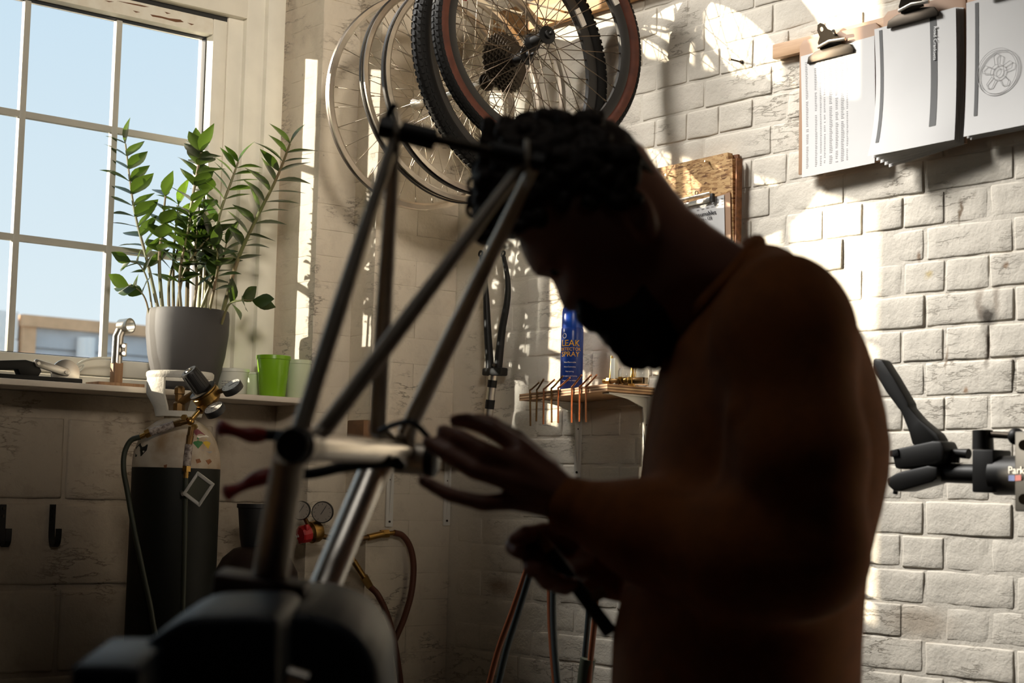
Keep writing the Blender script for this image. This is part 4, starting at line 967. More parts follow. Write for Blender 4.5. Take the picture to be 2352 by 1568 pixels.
# ================================================================== GAS CYLINDER AND REGULATOR
ac_ = PX(405, 1075, 0.135); kz = dep(ac_) / FPX; rg = 100 * kz; zt_ = ac_.z; bx = Vector((ac_.x, ac_.y, 0.0))
t = thing('gas_cylinder', 'tall dark green gas cylinder with worn white shoulder below the sill', 'cylinder', bx)
obj('cylinder_body', B(lathe, [(rg * .92, 0), (rg, .02), (rg, zt_)], bx, (0, 0, 1), 64), M['bottle'], t)
sh = obj('shoulder', B(lathe, [(rg, zt_), (rg, zt_ + .012), (rg * .97, zt_ + .040), (rg * .88, zt_ + .072), (rg * .72, zt_ + .100), (rg * .5, zt_ + .119), (rg * .33, zt_ + .128), (rg * .33, zt_ + .142)], bx, (0, 0, 1), 64), M['shoulder'], t, label='worn off-white shoulder')
zg = PX(420, 958, 0.135).z; zgt = PX(420, 855, 0.135).z
tc_ = Vector(C) - bx; af = math.atan2(tc_.y, tc_.x)
def arc(bm, a0, a1, prof, th, seg=20):
    rings = []
    for k in range(seg + 1):
        q = a0 + (a1 - a0) * k / seg; d = Vector((math.cos(q), math.sin(q), 0))
        rings.append([bm.verts.new(bx + d * r + Vector((0, 0, z))) for r, z in prof] + [bm.verts.new(bx + d * (r - th) + Vector((0, 0, z))) for r, z in reversed(prof)])
    n = len(rings[0])
    for k in range(seg):
        for i in range(n): bm.faces.new((rings[k][i], rings[k][(i + 1) % n], rings[k + 1][(i + 1) % n], rings[k + 1][i]))
    bm.faces.new(rings[0]); bm.faces.new(list(reversed(rings[-1])))
g_ = bmesh.new(); r1, r0 = 75 * kz, 52 * kz
hh = zgt - zg
ringp = [(r1, zg + hh * .84), (r1 * 1.03, zg + hh * .90), (r1 * 1.03, zgt - .004), (r1 * .98, zgt)]
arc(g_, 0, 2 * math.pi, ringp, .010, 48)
full = [(r0, zg), (r0 * 1.10, zg + hh * .2), (r1, zg + hh * .5), (r1, zg + hh * .85)]
arc(g_, af - 2.2, af - .50, full, .009); arc(g_, af + 1.15, af + 2.7, full, .009)
arc(g_, af - .7, af + 1.2, [(r0, zg), (r0 * 1.08, zg + hh * .12)], .009)
obj('valve_guard', g_, M['guard'], t, 50, label='white cast valve guard')
def Wd(px, py, dz):
    q = W(px, py, dep(bx + Vector((0, 0, zg)))); return W(px, py, dep(Vector((bx.x, bx.y, q.z))) + dz)      # depth measured from the cylinder axis
vb = bmesh.new(); vc = bx.copy()
lathe(vb, [(.013, zg - .01), (.016, zg + .01), (.016, zg + .035), (.011, zg + .04), (.012, zg + .058), (.014, zg + .06), (.014, zg + .075), (.009, zg + .08)], bx, (0, 0, 1), 8)
cyl(vb, bx + Vector((0, 0, zg + .035)), Wd(455, 898, -.035), .010, None, 14)
obj('valve', vb, M['brassd'], t)
SHP = [(rg, zt_ - .3), (rg, zt_), (rg, zt_ + .012), (rg * .97, zt_ + .040), (rg * .88, zt_ + .072), (rg * .72, zt_ + .100), (rg * .5, zt_ + .119), (rg * .33, zt_ + .128)]
def rad_at(z):
    for (r0_, z0_), (r1_, z1_) in zip(SHP, SHP[1:]):
        if z0_ <= z <= z1_: return r0_ + (r1_ - r0_) * (z - z0_) / (z1_ - z0_)
    return 0.0
def on_cyl(px, py):
    Z = dep(bx + Vector((0, 0, zg))) - .2
    while Z < 6:
        q = W(px, py, Z)
        if math.hypot(q.x - bx.x, q.y - bx.y) < rad_at(q.z): break
        Z += .0008
    d = Vector((q.x - bx.x, q.y - bx.y, 0)).normalized(); sl2 = (rad_at(q.z - .006) - rad_at(q.z + .006)) / .012
    return q, Vector((d.x, d.y, sl2)).normalized()
def patch(pxs, m, nm, th=.0012):
    """a sticker or flake lying on the curved shoulder: outline given by points on it"""
    H = [on_cyl(*q) for q in pxs]
    a = [h[0] + h[1] * .0004 for h in H]; c_ = sum(a, Vector()) / len(a); cq = on_cyl(sum(q[0] for q in pxs) / len(pxs), sum(q[1] for q in pxs) / len(pxs)); c0_ = cq[0] + cq[1] * .0012
    bm = bmesh.new(); ct = bm.verts.new(c0_); vs_ = [bm.verts.new(v + h[1] * .0004) for v, h in zip(a, H)]; lo_ = [bm.verts.new(v - h[1] * .003) for v, h in zip(a, H)]; cb_ = bm.verts.new(cq[0] - cq[1] * .002); n = len(vs_)
    for k in range(n):
        bm.faces.new((ct, vs_[k], vs_[(k + 1) % n])); bm.faces.new((vs_[k], lo_[k], lo_[(k + 1) % n], vs_[(k + 1) % n])); bm.faces.new((cb_, lo_[(k + 1) % n], lo_[k]))
    return obj(nm, bm, M[m], sh, 0)
patch([(443, 1017), (454, 1004), (466, 1017), (455, 1030)], 'sgreen', 'hazard_sticker'); patch([(466, 1017), (472, 1007), (483, 1018), (478, 1031)], 'syellow', 'hazard_sticker')
patch([(438, 984), (455, 986), (472, 1000), (450, 1000)], 'smaroon', 'label'); patch([(452, 1001), (474, 999), (480, 1004), (455, 1006)], 'whitestick', 'label')
patch([(462, 1033), (485, 1036), (497, 1043), (480, 1041)], 'print', 'label'); patch([(313, 1028), (322, 1018), (340, 1021), (337, 1034), (325, 1047), (311, 1049)], 'bottle', 'paint_patch')
patch([(472, 1057), (482, 1054), (486, 1060), (478, 1067)], 'osbedge', 'rust_flake'); patch([(449, 1055), (458, 1053), (462, 1061), (452, 1064)], 'osbedge', 'rust_flake'); patch([(376, 1068), (384, 1066), (383, 1074), (377, 1074)], 'osbedge', 'rust_flake')
# regulator
RC = Wd(472, 905, -.075); t = thing('gas_regulator', 'brass regulator with black knob and two gauges on the green cylinder', 'regulator', RC - Vector((0, 0, .05)))
kd = (Wd(440, 853, -.105) - Wd(476, 903, -.075)).normalized()
obj('regulator_body', B(lathe, [(.018, -.030), (.026, -.026), (.036, -.016), (.036, .004), (.033, .006), (.033, .010), (.028, .014), (.024, .016)], RC, kd, 36), M['brass'], t)
kn = bmesh.new()
lathe(kn, [(.024, .016), (.025, .020), (.0235, .055), (.0225, .072), (.0205, .076), (.013, .076), (.012, .072), (0, .072)], RC, kd, 36, False)
ob = obj('knob', kn, M['blackp'], t, label='black adjusting knob')
obj('knob_screw', B(lathe, [(.008, .070), (.009, .077), (.006, .079), (.004, .076), (0, .076)], RC, kd, 20, False), M['bright'], ob)
_, ku, kv = basis(kd)
for k in range(18):
    q = 2 * math.pi * k / 18; d = ku * math.cos(q) + kv * math.sin(q); obj('knob_ridge', B(cyl, RC + kd * .022 + d * .0242, RC + kd * .070 + d * .0222, .0014, None, 6), M['blackp'], ob)
obj('lock_ring', B(lathe, [(.030, .010), (.037, .011), (.037, .0145), (.030, .016)], RC, kd, 36), M['clip'], t)
obj('inlet', B(cyl, RC - kd * .01, Wd(448, 897, -.04), .012, None, 8), M['brassd'], t)
def gauge(par, c_, face, r, h, body='blackp', fm='gauge'):
    face = face.normalized(); g = obj('gauge', B(lathe, [(r * .8, -h), (r, -h + .003), (r, -.002), (r * .95, 0), (r * .90, -.001), (0, -.001)], c_, face, 36, False), M[body], par)
    obj('gauge_face', B(cyl, c_ - face * .0008, c_ - face * .0002, r * .91, None, 36), M[fm], g, label='pale dial')
    _, fu, fv = basis(face); tk = bmesh.new()
    for k in range(11):
        q = math.radians(-60 + 30 * k); d = fu * math.cos(q) + fv * math.sin(q); box(tk, c_ + d * r * .74, (r * .14, r * .035, .0004), Matrix((d, face.cross(d), face)).transposed())
    obj('gauge_marks', tk, M['ink'], g, 0)
    d = (fu * .5 + fv * .8).normalized(); obj('needle', B(box, c_ + d * r * .2 + face * .0004, (r * .9, r * .06, .0006), Matrix((d, face.cross(d), face)).transposed()), M['ink'], g, 0)
    return g
up1 = (CAMU * .80 + CAMB * .42 - CAMR * .40).normalized()
g1, g2 = Wd(530, 884, -.10), Wd(490, 935, -.115)
gauge(t, g1, up1, 24 * kz, .020); gauge(t, g2, up1, 24 * kz, .020)
obj('gauge_pipe', B(cyl, RC, g1 - up1 * .012, .006, None, 10), M['brassd'], t); obj('gauge_pipe', B(cyl, RC - kd * .018, g2 - up1 * .012, .006, None, 10), M['brassd'], t)
sp = Wd(437, 967, -.105)
bs = bmesh.new(); cyl(bs, RC - kd * .02, Wd(458, 943, -.10), .011, None, 6); cyl(bs, Wd(458, 943, -.10), sp, .006, None, 12); sphere(bs, sp, .011, 14)
for q in (Wd(424, 958, -.11), Wd(447, 980, -.115)): cyl(bs, q + CAMB * -.004, q + CAMB * .012, .008, None, 6)
obj('splitter', bs, M['brass'], t)
ho1 = [Wd(x, y, -.11) for x, y in ((430, 966), (400, 974), (345, 993), (322, 1003))]
ho2 = [Wd(x, y, -.125) for x, y in ((440, 980), (434, 1020), (429, 1070), (427, 1098))]
def barb(par, pts, hexm='brass'):
    b1 = bmesh.new(); cyl(b1, pts[0], pts[1], .008, None, 12); cyl(b1, pts[0].lerp(pts[1], .5), pts[1], .0095, .008, 10); obj('connector', b1, M['brassd'], par)
    obj('printed_sleeve', B(cyl, pts[1], pts[2], .0098, None, 16), M['label'], par, label='printed arrestor sleeve')
    b1 = bmesh.new(); cyl(b1, pts[2], pts[2].lerp(pts[3], .45), .0115, None, 6); cyl(b1, pts[2].lerp(pts[3], .45), pts[3], .0062, None, 12)
    for k in range(3): q = pts[2].lerp(pts[3], .55 + .14 * k); cyl(b1, q, pts[2].lerp(pts[3], .6 + .14 * k), .0072, None, 12)
    obj('hose_nut', b1, M[hexm], par)
barb(t, ho1); barb(t, ho2)
fl_ = lambda v, dx=0.0, dy=0.0: Vector((v.x + dx, v.y + dy, .008))
h1 = spline([ho1[3]] + [Wd(x, y, z) for x, y, z in ((300, 1012, -.11), (286, 1040, -.11), (284, 1080, -.115), (293, 1130, -.125), (307, 1210, -.13), (330, 1320, -.135), (350, 1420, -.14), (362, 1560, -.15))] + [fl_(Wd(366, 1600, -.16)) + Vector((0, 0, .15)), fl_(Wd(372, 1600, -.22)), fl_(Wd(430, 1600, -.3))], 8)
top('gas_hose', B(tube, h1, .0068, 12), M['hosegreen'], 'dark green hose looping out left from the cylinder regulator', 'hose')
h2 = spline([ho2[3]] + [Wd(x, y, z) for x, y, z in ((426, 1130, -.128), (424, 1250, -.13), (420, 1400, -.13), (415, 1560, -.135))] + [fl_(Wd(415, 1600, -.16)) + Vector((0, 0, .12)), fl_(Wd(418, 1600, -.24)), fl_(Wd(480, 1600, -.3))], 8)
top('gas_hose', B(tube, h2, .0065, 12), M['hosegreen'], 'dark hose hanging straight down the front of the green cylinder', 'hose')
# silver framed tag
tg = [Wd(x, y, -.146) for x, y in ((455, 1082), (494, 1111), (459, 1164), (420, 1134))]
cen = sum(tg, Vector()) / 4; t = thing('display_tag', 'silver framed grey display hung diamond-wise on the green cylinder', 'display', cen - Vector((0, 0, .045)))
fb = bmesh.new(); nrm = (tg[1] - tg[0]).cross(tg[3] - tg[0]).normalized(); nrm = nrm if nrm.dot(CAMB) > 0 else -nrm
ins = [cen + (p - cen) * .74 for p in tg]
for k in range(4): prism(fb, [tg[k], tg[(k + 1) % 4], ins[(k + 1) % 4], ins[k]], nrm * .010, .0015)
obj('tag_frame', fb, M['silver'], t); obj('tag_screen', B(prism, [cen + (p - cen) * .78 for p in tg], nrm * .005), M['screen'], t, 0)
obj('tag_clip', B(cyl, Wd(421, 1134, -.142), Wd(416, 1128, -.116), .006, .003, 8), M['bright'], t)
# ================================================================== SECOND CYLINDER, RED REGULATOR AND HOSES
a2 = PX(588, 1330, 0.13); k2 = dep(a2) / FPX; b2_ = Vector((a2.x, a2.y, 0)); r2 = 98 * k2
t = thing('gas_cylinder', 'shorter maroon gas cylinder with black cup guard behind the frame', 'cylinder', b2_)
obj('cylinder_body', B(lathe, [(r2 * .95, 0), (r2, .015), (r2, a2.z - .02), (r2 * .96, a2.z + .02), (r2 * .8, a2.z + .055), (r2 * .55, a2.z + .080), (r2 * .32, a2.z + .088)], b2_, (0, 0, 1), 48), mat('maroon_cylinder_paint', (0.022, 0.010, 0.007), .5, var=.4), t)
z1, z2 = PX(580, 1258, .13).z, PX(580, 1157, .13).z
obj('cylinder_neck', B(lathe, [(.026, a2.z + .080), (.022, z1 - .01), (.022, z1 + .005)], b2_, (0, 0, 1), 8), M['brassd'], t)
rk = 50 * k2
obj('cup_guard', B(lathe, [(rk * .70, z1), (rk * .74, z1 + .004), (rk * .82, z1 + .03), (rk * .94, z2 - .012), (rk * 1.0, z2 - .010), (rk * 1.0, z2), (rk * .9, z2), (rk * .86, z2 - .02), (rk * .65, z1 + .004), (0, z1 + .004)], b2_, (0, 0, 1), 40, False), M['blackp'], t, label='black plastic cup guard')
def Wp(px, py, d=0.0): return PX(px, py, .14 + d)
rc2 = Wp(716, 1222); t = thing('gas_regulator', 'small brass regulator with red hi lo knob behind the frame tubes', 'regulator', rc2 - Vector((0, 0, .06)))
kd2 = (CAMB * .62 - CAMR * .72 - CAMU * .10).normalized()
obj('regulator_body', B(lathe, [(.015, -.03), (.026, -.024), (.030, -.014), (.030, .004), (.025, .008), (.022, .012)], rc2, kd2, 32), M['brass'], t)
ko = obj('knob', B(lathe, [(.022, .010), (.025, .012), (.024, .034), (.021, .038), (0, .038)], rc2, kd2, 10, False), M['red'], t, 20, label='red adjusting knob')
_, ku2, kv2 = basis(kd2)
for s in (-1, 1): obj('knob_wing', B(box, rc2 + kd2 * .026 + (ku2 * .7 + kv2 * .7 * 1) * s * .027, (.012, .016, .012), Matrix((ku2, kv2, kd2)).transposed(), .003), M['red'], ko)
obj('lettering', text_bm('hi  lo', .013, rc2 + kd2 * .0384, (CAMR * .78 + CAMU * .45 + CAMB * .3), CAMU * .85 - CAMR * .4, .0006), M['white_print'], ko, 0)
g3 = Wp(740, 1176, .03); g4 = Wp(690, 1172, .02)
fd = (CAMB + CAMU * .05 - CAMR * .05).normalized()
gauge(t, g3, fd, 25 * dep(g3) / FPX, .018, 'blackp', 'gaugedim'); gauge(t, g4, fd, 22 * dep(g4) / FPX, .018, 'blackp', 'gaugedim')
obj('gauge_pipe', B(cyl, rc2, g3 - fd * .012, .006, None, 10), M['brassd'], t); obj('gauge_pipe', B(cyl, rc2, g4 - fd * .012, .006, None, 10), M['brassd'], t)
pp_ = [rc2] + [Wp(x, y) for x, y in ((745, 1232), (790, 1240), (845, 1234), (880, 1226), (905, 1223))]
ob_ = obj('outlet_pipe', B(tube, spline(pp_[:4], 6), .0075, 12), M['brassd'], t)
bb = bmesh.new(); cyl(bb, pp_[3], pp_[4], .0095, None, 12); cyl(bb, pp_[4] - Vector((.006, .004, 0)), pp_[4].lerp(pp_[5], .5), .0125, None, 6); cyl(bb, pp_[4].lerp(pp_[5], .5), pp_[5], .0065, None, 10); obj('hose_nut', bb, M['brass'], t)
bb = bmesh.new(); q5, q6, q7 = Wp(812, 1288), Wp(838, 1328), Wp(850, 1347); cyl(bb, Wp(790, 1240), q5, .0075, None, 12); cyl(bb, q5, q6, .0085, None, 12); cyl(bb, q6.lerp(q5, .1), q7, .0115, .010, 6); obj('hose_nut', bb, M['brass'], t)
def Wf(v, dx=.1): return [Vector((v.x + dx * .3, v.y, v.z - .22)), Vector((v.x + dx * .6, v.y - .02, .03)), Vector((v.x + dx * 1.5, v.y - .10, .011))]
h3 = [pp_[5]] + [Wp(x, y) for x, y in ((925, 1230), (942, 1256), (950, 1300), (945, 1360), (928, 1420), (905, 1475), (888, 1530), (872, 1600))]; h3 = spline(h3 + Wf(h3[-1]), 8)
top('gas_hose', B(tube, h3, .0088, 14), M['hosered'], 'brown hose arching over to the right from the red-knobbed regulator', 'hose')
h4 = [q7] + [Wp(x, y, .02) for x, y in ((868, 1366), (888, 1408), (902, 1455), (912, 1510), (920, 1570), (924, 1640))]; h4 = spline(h4 + Wf(h4[-1], .2), 8)
top('gas_hose', B(tube, h4, .0088, 14), M['hosered'], 'brown hose slanting down behind the shiny frame tube to the floor', 'hose')
# coat hooks on the block wall
for px, lab in ((10, 'black strap hook on the blocks cut by the left picture edge'), (124, 'black strap hook on the blocks left of the green cylinder')):
    a = PX(px - 3, 1158, -.168); b3 = PX(px, 1232, -.168); X_ = -.168
    t = thing('wall_hook', lab, 'hook', b3 - Vector((0, 0, .02)), 'strap hooks on the block wall'); yy = a.y
    pth = spline([Vector((-.166, yy, a.z)), Vector((-.166, yy, a.z - .04)), Vector((-.165, yy, b3.z + .002)), Vector((-.157, yy, b3.z - .018)), Vector((-.143, yy, b3.z - .024)), Vector((-.129, yy, b3.z - .014)), Vector((-.125, yy, b3.z + .005)), Vector((-.125, yy, b3.z + .022))], 5)
    bm = bmesh.new(); rings = []; yw = .008
    for i, p in enumerate(pth):
        tg_ = (pth[min(i + 1, len(pth) - 1)] - pth[max(0, i - 1)]).normalized(); nn = Vector((0, 1, 0)).cross(tg_).normalized() * .0022
        rings.append([bm.verts.new(p + Vector((0, s1 * yw, 0)) + nn * s2) for s1, s2 in ((-1, -1), (1, -1), (1, 1), (-1, 1))])
    for i in range(len(rings) - 1):
        for k in range(4): bm.faces.new((rings[i][k], rings[i][(k + 1) % 4], rings[i + 1][(k + 1) % 4], rings[i + 1][k]))
    bm.faces.new(rings[0]); bm.faces.new(rings[-1]); obj('hook_strap', bm, M['black'], t)
    for dz in (.010, .030): obj('screw', B(cyl, Vector((-.172, yy, a.z - dz)), Vector((-.160, yy, a.z - dz)), .0035, None, 10), M['clip'], t)
# ================================================================== BICYCLE FRAME CLAMPED IN THE VISE
ft = thing('bicycle_frame', 'bare steel bicycle frame standing rear end up in the vise', 'frame', W(660, 1400, 1.75))
DL, DR = W(912, 300, 1.80), W(1210, 366, 1.80)
S1, S2 = W(690, 985, 1.70), W(742, 990, 1.72)
B1, B2 = W(868, 985, 2.10), W(936, 990, 2.10)
def taper(nm, a, b2, r0, r1, m='steel', ov=None):
    n = 10; return obj(nm, B(tube, [a.lerp(b2, i / n) for i in range(n + 1)], [r0 + (r1 - r0) * min(1, i / n * 1.6) for i in range(n + 1)], 24), M[m], ft)
taper('seat_stay', DL, S1, .0060, .0093); taper('seat_stay', DR, S2, .0060, .0093)
taper('chain_stay', DL + CAMB * -.02 + CAMR * -.004, B1, .0065, .0110); taper('chain_stay', DR + CAMB * -.02 + CAMR * .010, B2, .0065, .0115)
for nm, d, s in (('dropout', DL, -1), ('dropout', DR, 1)):
    axd = (DR - DL).normalized()
    obj('dropout', B(prism, [d - axd * .0025 + CAMU * y + CAMB * z for y, z in ((.022, -.02), (.020, .012), (-.004, .016), (-.026, .010), (-.030, -.012), (-.008, -.026))], axd * .005, .001), M['steel'], ft)
axd = (DR - DL).normalized(); A0, A1 = DL - axd * .014, DR + axd * .014
ax_ = obj('dummy_axle', B(cyl, A0, A1, .0055, None, 16), M['clip'], ft, label='dark dummy axle between the dropouts')
obj('axle_sleeve', B(cyl, DL + axd * .004, W(1000, 322, 1.80), .0125, None, 20), M['black'], ax_); obj('axle_sleeve', B(cyl, W(1130, 348, 1.80), DR - axd * .003, .0115, None, 20), M['black'], ax_)
obj('axle_nut', B(cyl, A0 - axd * .006, A0 + axd * .010, .0125, None, 6), M['black'], ax_); obj('axle_nut', B(cyl, A1 - axd * .008, A1 + axd * .004, .0105, None, 6), M['black'], ax_)
obj('skewer_lever', B(tube, [A0, A0 + CAMU * .018 + CAMR * .006, A0 + CAMU * .026 + CAMR * .012], .0045, 10), M['black'], ax_)
# the stays meet the seat tube; its top end, plugged black, points at us
SF, SB_ = W(676, 1022, 1.66), W(930, 1040, 2.13)
obj('seat_tube', B(cyl, SF, SB_, .0150, .0143, 32), mat('polished_tube_steel', (0.62, 0.55, 0.46), 0.30, 1.0, var=0.3), ft, label='shiny seat tube')
sd = (SB_ - SF).normalized()
obj('seat_lug', B(cyl, SF + sd * .006, SF + sd * .055, .0195, .0172, 28), M['steel'], ft)
obj('end_plug', B(lathe, [(.016, -.012), (.0172, -.010), (.0172, .010), (.015, .012)], SF, sd, 32), M['blackp'], ft, label='black plug in the seat tube end')
for s_ in (S1, S2): obj('stay_bridge', B(cyl, s_, SF + sd * .035, .0085, .009, 16), M['steel'], ft)
bbx = (B2 - B1).normalized(); bbx = (bbx - sd * bbx.dot(sd)).normalized()
BBc = W(925, 1050, 2.14)
obj('bottom_bracket', B(cyl, BBc - bbx * .034, BBc + bbx * .034, .0205, None, 32), M['steel'], ft); obj('bracket_cup', B(lathe, [(.020, 0), (.022, .002), (.022, .012), (.016, .016)], BBc + bbx * .030, bbx, 24), M['black'], ft)
for b_ in (B1, B2): obj('stay_socket', B(cyl, b_, BBc, .0125, .013, 16), M['steel'], ft)
HT, HB = W(608, 1400, 1.76), W(715, 1420, 1.96)
taper('top_tube', W(664, 1050, 1.69), HT, .0165, .0185, 'steel'); taper('down_tube', W(858, 1080, 2.10), HB, .0180, .0185, 'bright')
obj('tube_socket', B(cyl, W(884, 1040, 2.12), W(846, 1112, 2.09), .0200, .0190, 24), M['steel'], ft)
obj('cable_boss', B(cyl, W(733, 1352, 1.945), W(731, 1352, 1.92), .006, None, 12), M['brassd'], ft)
hd = (HB - HT).normalized(); obj('head_tube', B(cyl, HT - hd * .05, HB + hd * .05, .0190, None, 28), M['steel'], ft)
cbm = B(tube, spline([W(872, 990, 2.04), W(905, 975, 2.02), W(940, 968, 2.0), W(962, 980, 2.0), W(985, 1005, 2.0)], 6), .0036, 10)
obj('cable_tie', cbm, M['blackp'], ft, label='black strap looped over the bracket')
# red handled clamp pliers gripping the bracket
t = thing('clamp_pliers', 'red-handled clamp pliers gripping the frame behind the left tube', 'pliers', W(800, 1060, 2.02))
j0 = W(905, 1060, 2.02)
for pth, gr in (([(890, 1050), (800, 1030), (700, 1010), (640, 1000), (596, 998)], [(606, 999), (575, 998), (545, 992), (515, 984), (498, 982)]),
                ([(890, 1062), (800, 1070), (710, 1088), (650, 1082), (622, 1090)], [(630, 1087), (590, 1100), (560, 1115), (530, 1128), (514, 1134)])):
    P = spline([W(a, b2, 2.0 - .10 * (890 - a) / 400) for a, b2 in pth], 6); hd_ = obj('handle', B(tube, P, .0065, 12), M['black'], t)
    P = spline([W(a, b2, 2.0 - .10 * (890 - a) / 400) for a, b2 in gr], 6); n = len(P)
    obj('grip', B(tube, P, [.0078 + .0018 * math.sin(i / n * 9) if i < n - 2 else .0055 for i in range(n)], 14), M['redgrip'], hd_, label='red dipped grip')
obj('jaw', B(prism, [W(a, b2, 2.03) for a, b2 in ((880, 1035), (905, 1040), (935, 1068), (925, 1082), (895, 1075), (878, 1066))], CAMB * -.014, .003), M['black'], t)
obj('pivot', B(cyl, W(884, 1052, 1.99), W(884, 1052, 2.06), .008, None, 16), M['clip'], t)
# ================================================================== BENCH AND VISE IN FRONT
ZV = 1.62
VB = W(520, 1500, ZV); zbench = 0.845
t = thing('bench_vise', 'blue black cast iron bench vise in the foreground holding the frame', 'vise', Vector((VB.x, VB.y, zbench)))
def cprism(l, z0, z1, bev=.008):
    """body with its outline across the view and its depth along it"""
    return B(prism, [W(a, b2, z0) for a, b2 in l], -CAMB * (z1 - z0), bev)
obj('jaw', cprism([(268, 1532), (300, 1503), (350, 1465), (398, 1434), (436, 1419), (520, 1416), (590, 1414), (640, 1420), (640, 1760), (270, 1760)], 1.50, 1.66), M['vise'], t, 50)
obj('rear_jaw', cprism([(560, 1412), (700, 1408), (735, 1416), (790, 1436), (830, 1470), (858, 1515), (872, 1560), (880, 1760), (560, 1760)], 1.60, 1.82, .010), M['vise'], t, 50)
obj('anvil', cprism([(160, 1530), (300, 1530), (322, 1536), (322, 1760), (160, 1760)], 1.40, 1.54, .006), M['vise'], t, 50)
obj('lead_screw', B(cyl, W(650, 1600, 1.58), W(690, 1580, 1.85), .018, None, 24), M['clip'], t)
ob = obj('swivel_base', B(lathe, [(.10, 0), (.10, .014), (.07, .022), (.06, .05)], Vector((VB.x, VB.y, zbench)), (0, 0, 1), 40), M['vise'], t)
obj('screw_handle', B(cyl, W(660, 1552, 1.53), W(705, 1566, 1.53), .009, None, 14), M['bright'], t)
t = thing('clamp_block', 'dark wooden block packing the frame tubes in the vise', 'block', W(580, 1400, 1.72))
obj('wood_block', cprism([(490, 1318), (575, 1330), (700, 1350), (692, 1425), (480, 1425)], 1.70, 1.76, .003), mat('dark_oiled_wood', (.05, .025, .014), .6, var=.3, vscale=9), t)
t = thing('workbench', 'heavy timber workbench under the vise, below the picture edge', 'bench', (VB.x, VB.y, 0))
u_ = CAMR.copy(); u_.z = 0; u_.normalize(); w_ = Vector((-u_.y, u_.x, 0))
rm = Matrix((u_, w_, Vector((0, 0, 1)))).transposed()
ctr = Vector((VB.x, VB.y, 0)) - u_ * .55 + w_ * .0
obj('bench_top', B(box, ctr + Vector((0, 0, zbench - .03)), (1.5, .60, .06), rm, .004), M['woodd'], t)
for sx_ in (-.68, .66):
    for sy_ in (-.24, .24): obj('leg', B(box, ctr + u_ * sx_ + w_ * sy_ + Vector((0, 0, (zbench - .06) / 2)), (.09, .09, zbench - .06), rm, .004), M['woodd'], t)
# ================================================================== REPAIR STAND AT THE RIGHT
Yr = -.34
def Wr(px, py, d=0.0): return PY(px, py, Yr + d)
pb_ = Wr(2420, 1060); t = thing('repair_stand', 'black bicycle repair stand whose clamp reaches in from the right edge', 'stand', (pb_.x, pb_.y, 0))
def rp(nm, l, d0, th, bev=.003, par=None, m='black'): return obj(nm, B(prism, [Wr(a, b2, d0) for a, b2 in l], (0, th, 0), bev), M[m], par or t)
obj('post', B(cyl, Vector((pb_.x, pb_.y, .02)), Vector((pb_.x, pb_.y, pb_.z + .15)), .024, None, 24), M['black'], t)
obj('base_plate', B(box2, (pb_.x - .20, pb_.y - .16, 0), (pb_.x + .20, pb_.y + .16, .02), .004), M['black'], t)
obj('arm_tube', B(cyl, Wr(2290, 1092), Wr(2440, 1090), .029, None, 28), M['black'], t); obj('neck_tube', B(cyl, Wr(2140, 1085), Wr(2300, 1090), .0185, None, 24), M['black'], t)
obj('collar', B(cyl, Wr(2290, 1092), Wr(2440, 1090), .0365, None, 28), M['black'], t)
rp('clamp_block', [(2232, 1032), (2281, 1032), (2281, 1132), (2232, 1130)], -.03, .06)
rp('end_block', [(2330, 990), (2460, 985), (2460, 1176), (2330, 1174)], -.035, .07)
up = rp('upper_jaw', [(2046, 1033), (2065, 1028), (2140, 1012), (2160, 1012), (2168, 1030), (2166, 1060), (2150, 1068), (2070, 1077), (2055, 1076), (2050, 1052)], -.03, .05, .005)
obj('jaw_pad', B(prism, [Wr(a, b2, -.033) for a, b2 in ((2044, 1034), (2062, 1030), (2064, 1048), (2044, 1049))], (0, .056, 0), .002), M['rubber'], up)
lo = rp('lower_jaw', [(2036, 1098), (2060, 1084), (2130, 1068), (2152, 1072), (2152, 1100), (2140, 1108), (2070, 1128), (2052, 1128), (2038, 1116)], -.03, .05, .005)
obj('jaw_bolt', B(cyl, Wr(2058, 1124, -.01), Wr(2056, 1134, -.01), .005, None, 10), M['black'], lo)
rp('lever', [(2005, 822), (2025, 826), (2050, 865), (2085, 925), (2086, 934), (2110, 962), (2150, 995), (2158, 1008), (2158, 1020), (2095, 1022), (2086, 990), (2068, 945), (2062, 938), (2034, 900), (2005, 850)], -.018, .03, .004)
obj('pivot_link', B(tube, [Wr(2150, 1018), Wr(2180, 1036), Wr(2188, 1040), Wr(2225, 1042)], [.018, .012, .008, .010], 14), M['black'], t)
obj('pivot_nut', B(cyl, Wr(2192, 1062), Wr(2194, 1038), .010, None, 8), M['black'], t)
kb = obj('knob', B(cyl, Wr(2258, 1032), Wr(2257, 988), .020, .019, 20), M['black'], t)
obj('knob_rod', B(cyl, Wr(2268, 997), Wr(2332, 1001), .0065, None, 12), M['clip'], kb); obj('knob_ball', B(sphere, Wr(2334, 1002), .016, 16), M['black'], kb)
obj('lettering', text_bm('Park Tool', .019, Wr(2315, 1080, -.0368), (1, 0, 0), (0, 0, 1), .001, 'LEFT'), M['white_metal'], t, 0)
for l, nm in ((((2317, 1091), (2331, 1091), (2331, 1104), (2317, 1104)), 'blue_emblem'), (((2332, 1091), (2346, 1090), (2346, 1103), (2332, 1104)), 'red_emblem')):
    obj('emblem', B(prism, [Wr(a, b2, -.0360) for a, b2 in l], (0, -.0008, 0)), mat(nm, (.02, .05, .2) if nm[0] == 'b' else (.22, .02, .02), .5), t, 0)
for z_ in (1022, 1146): obj('bolt', B(cyl, Wr(2352, z_, -.034), Wr(2352, z_, -.042), .010, None, 12), M['clip'], t)
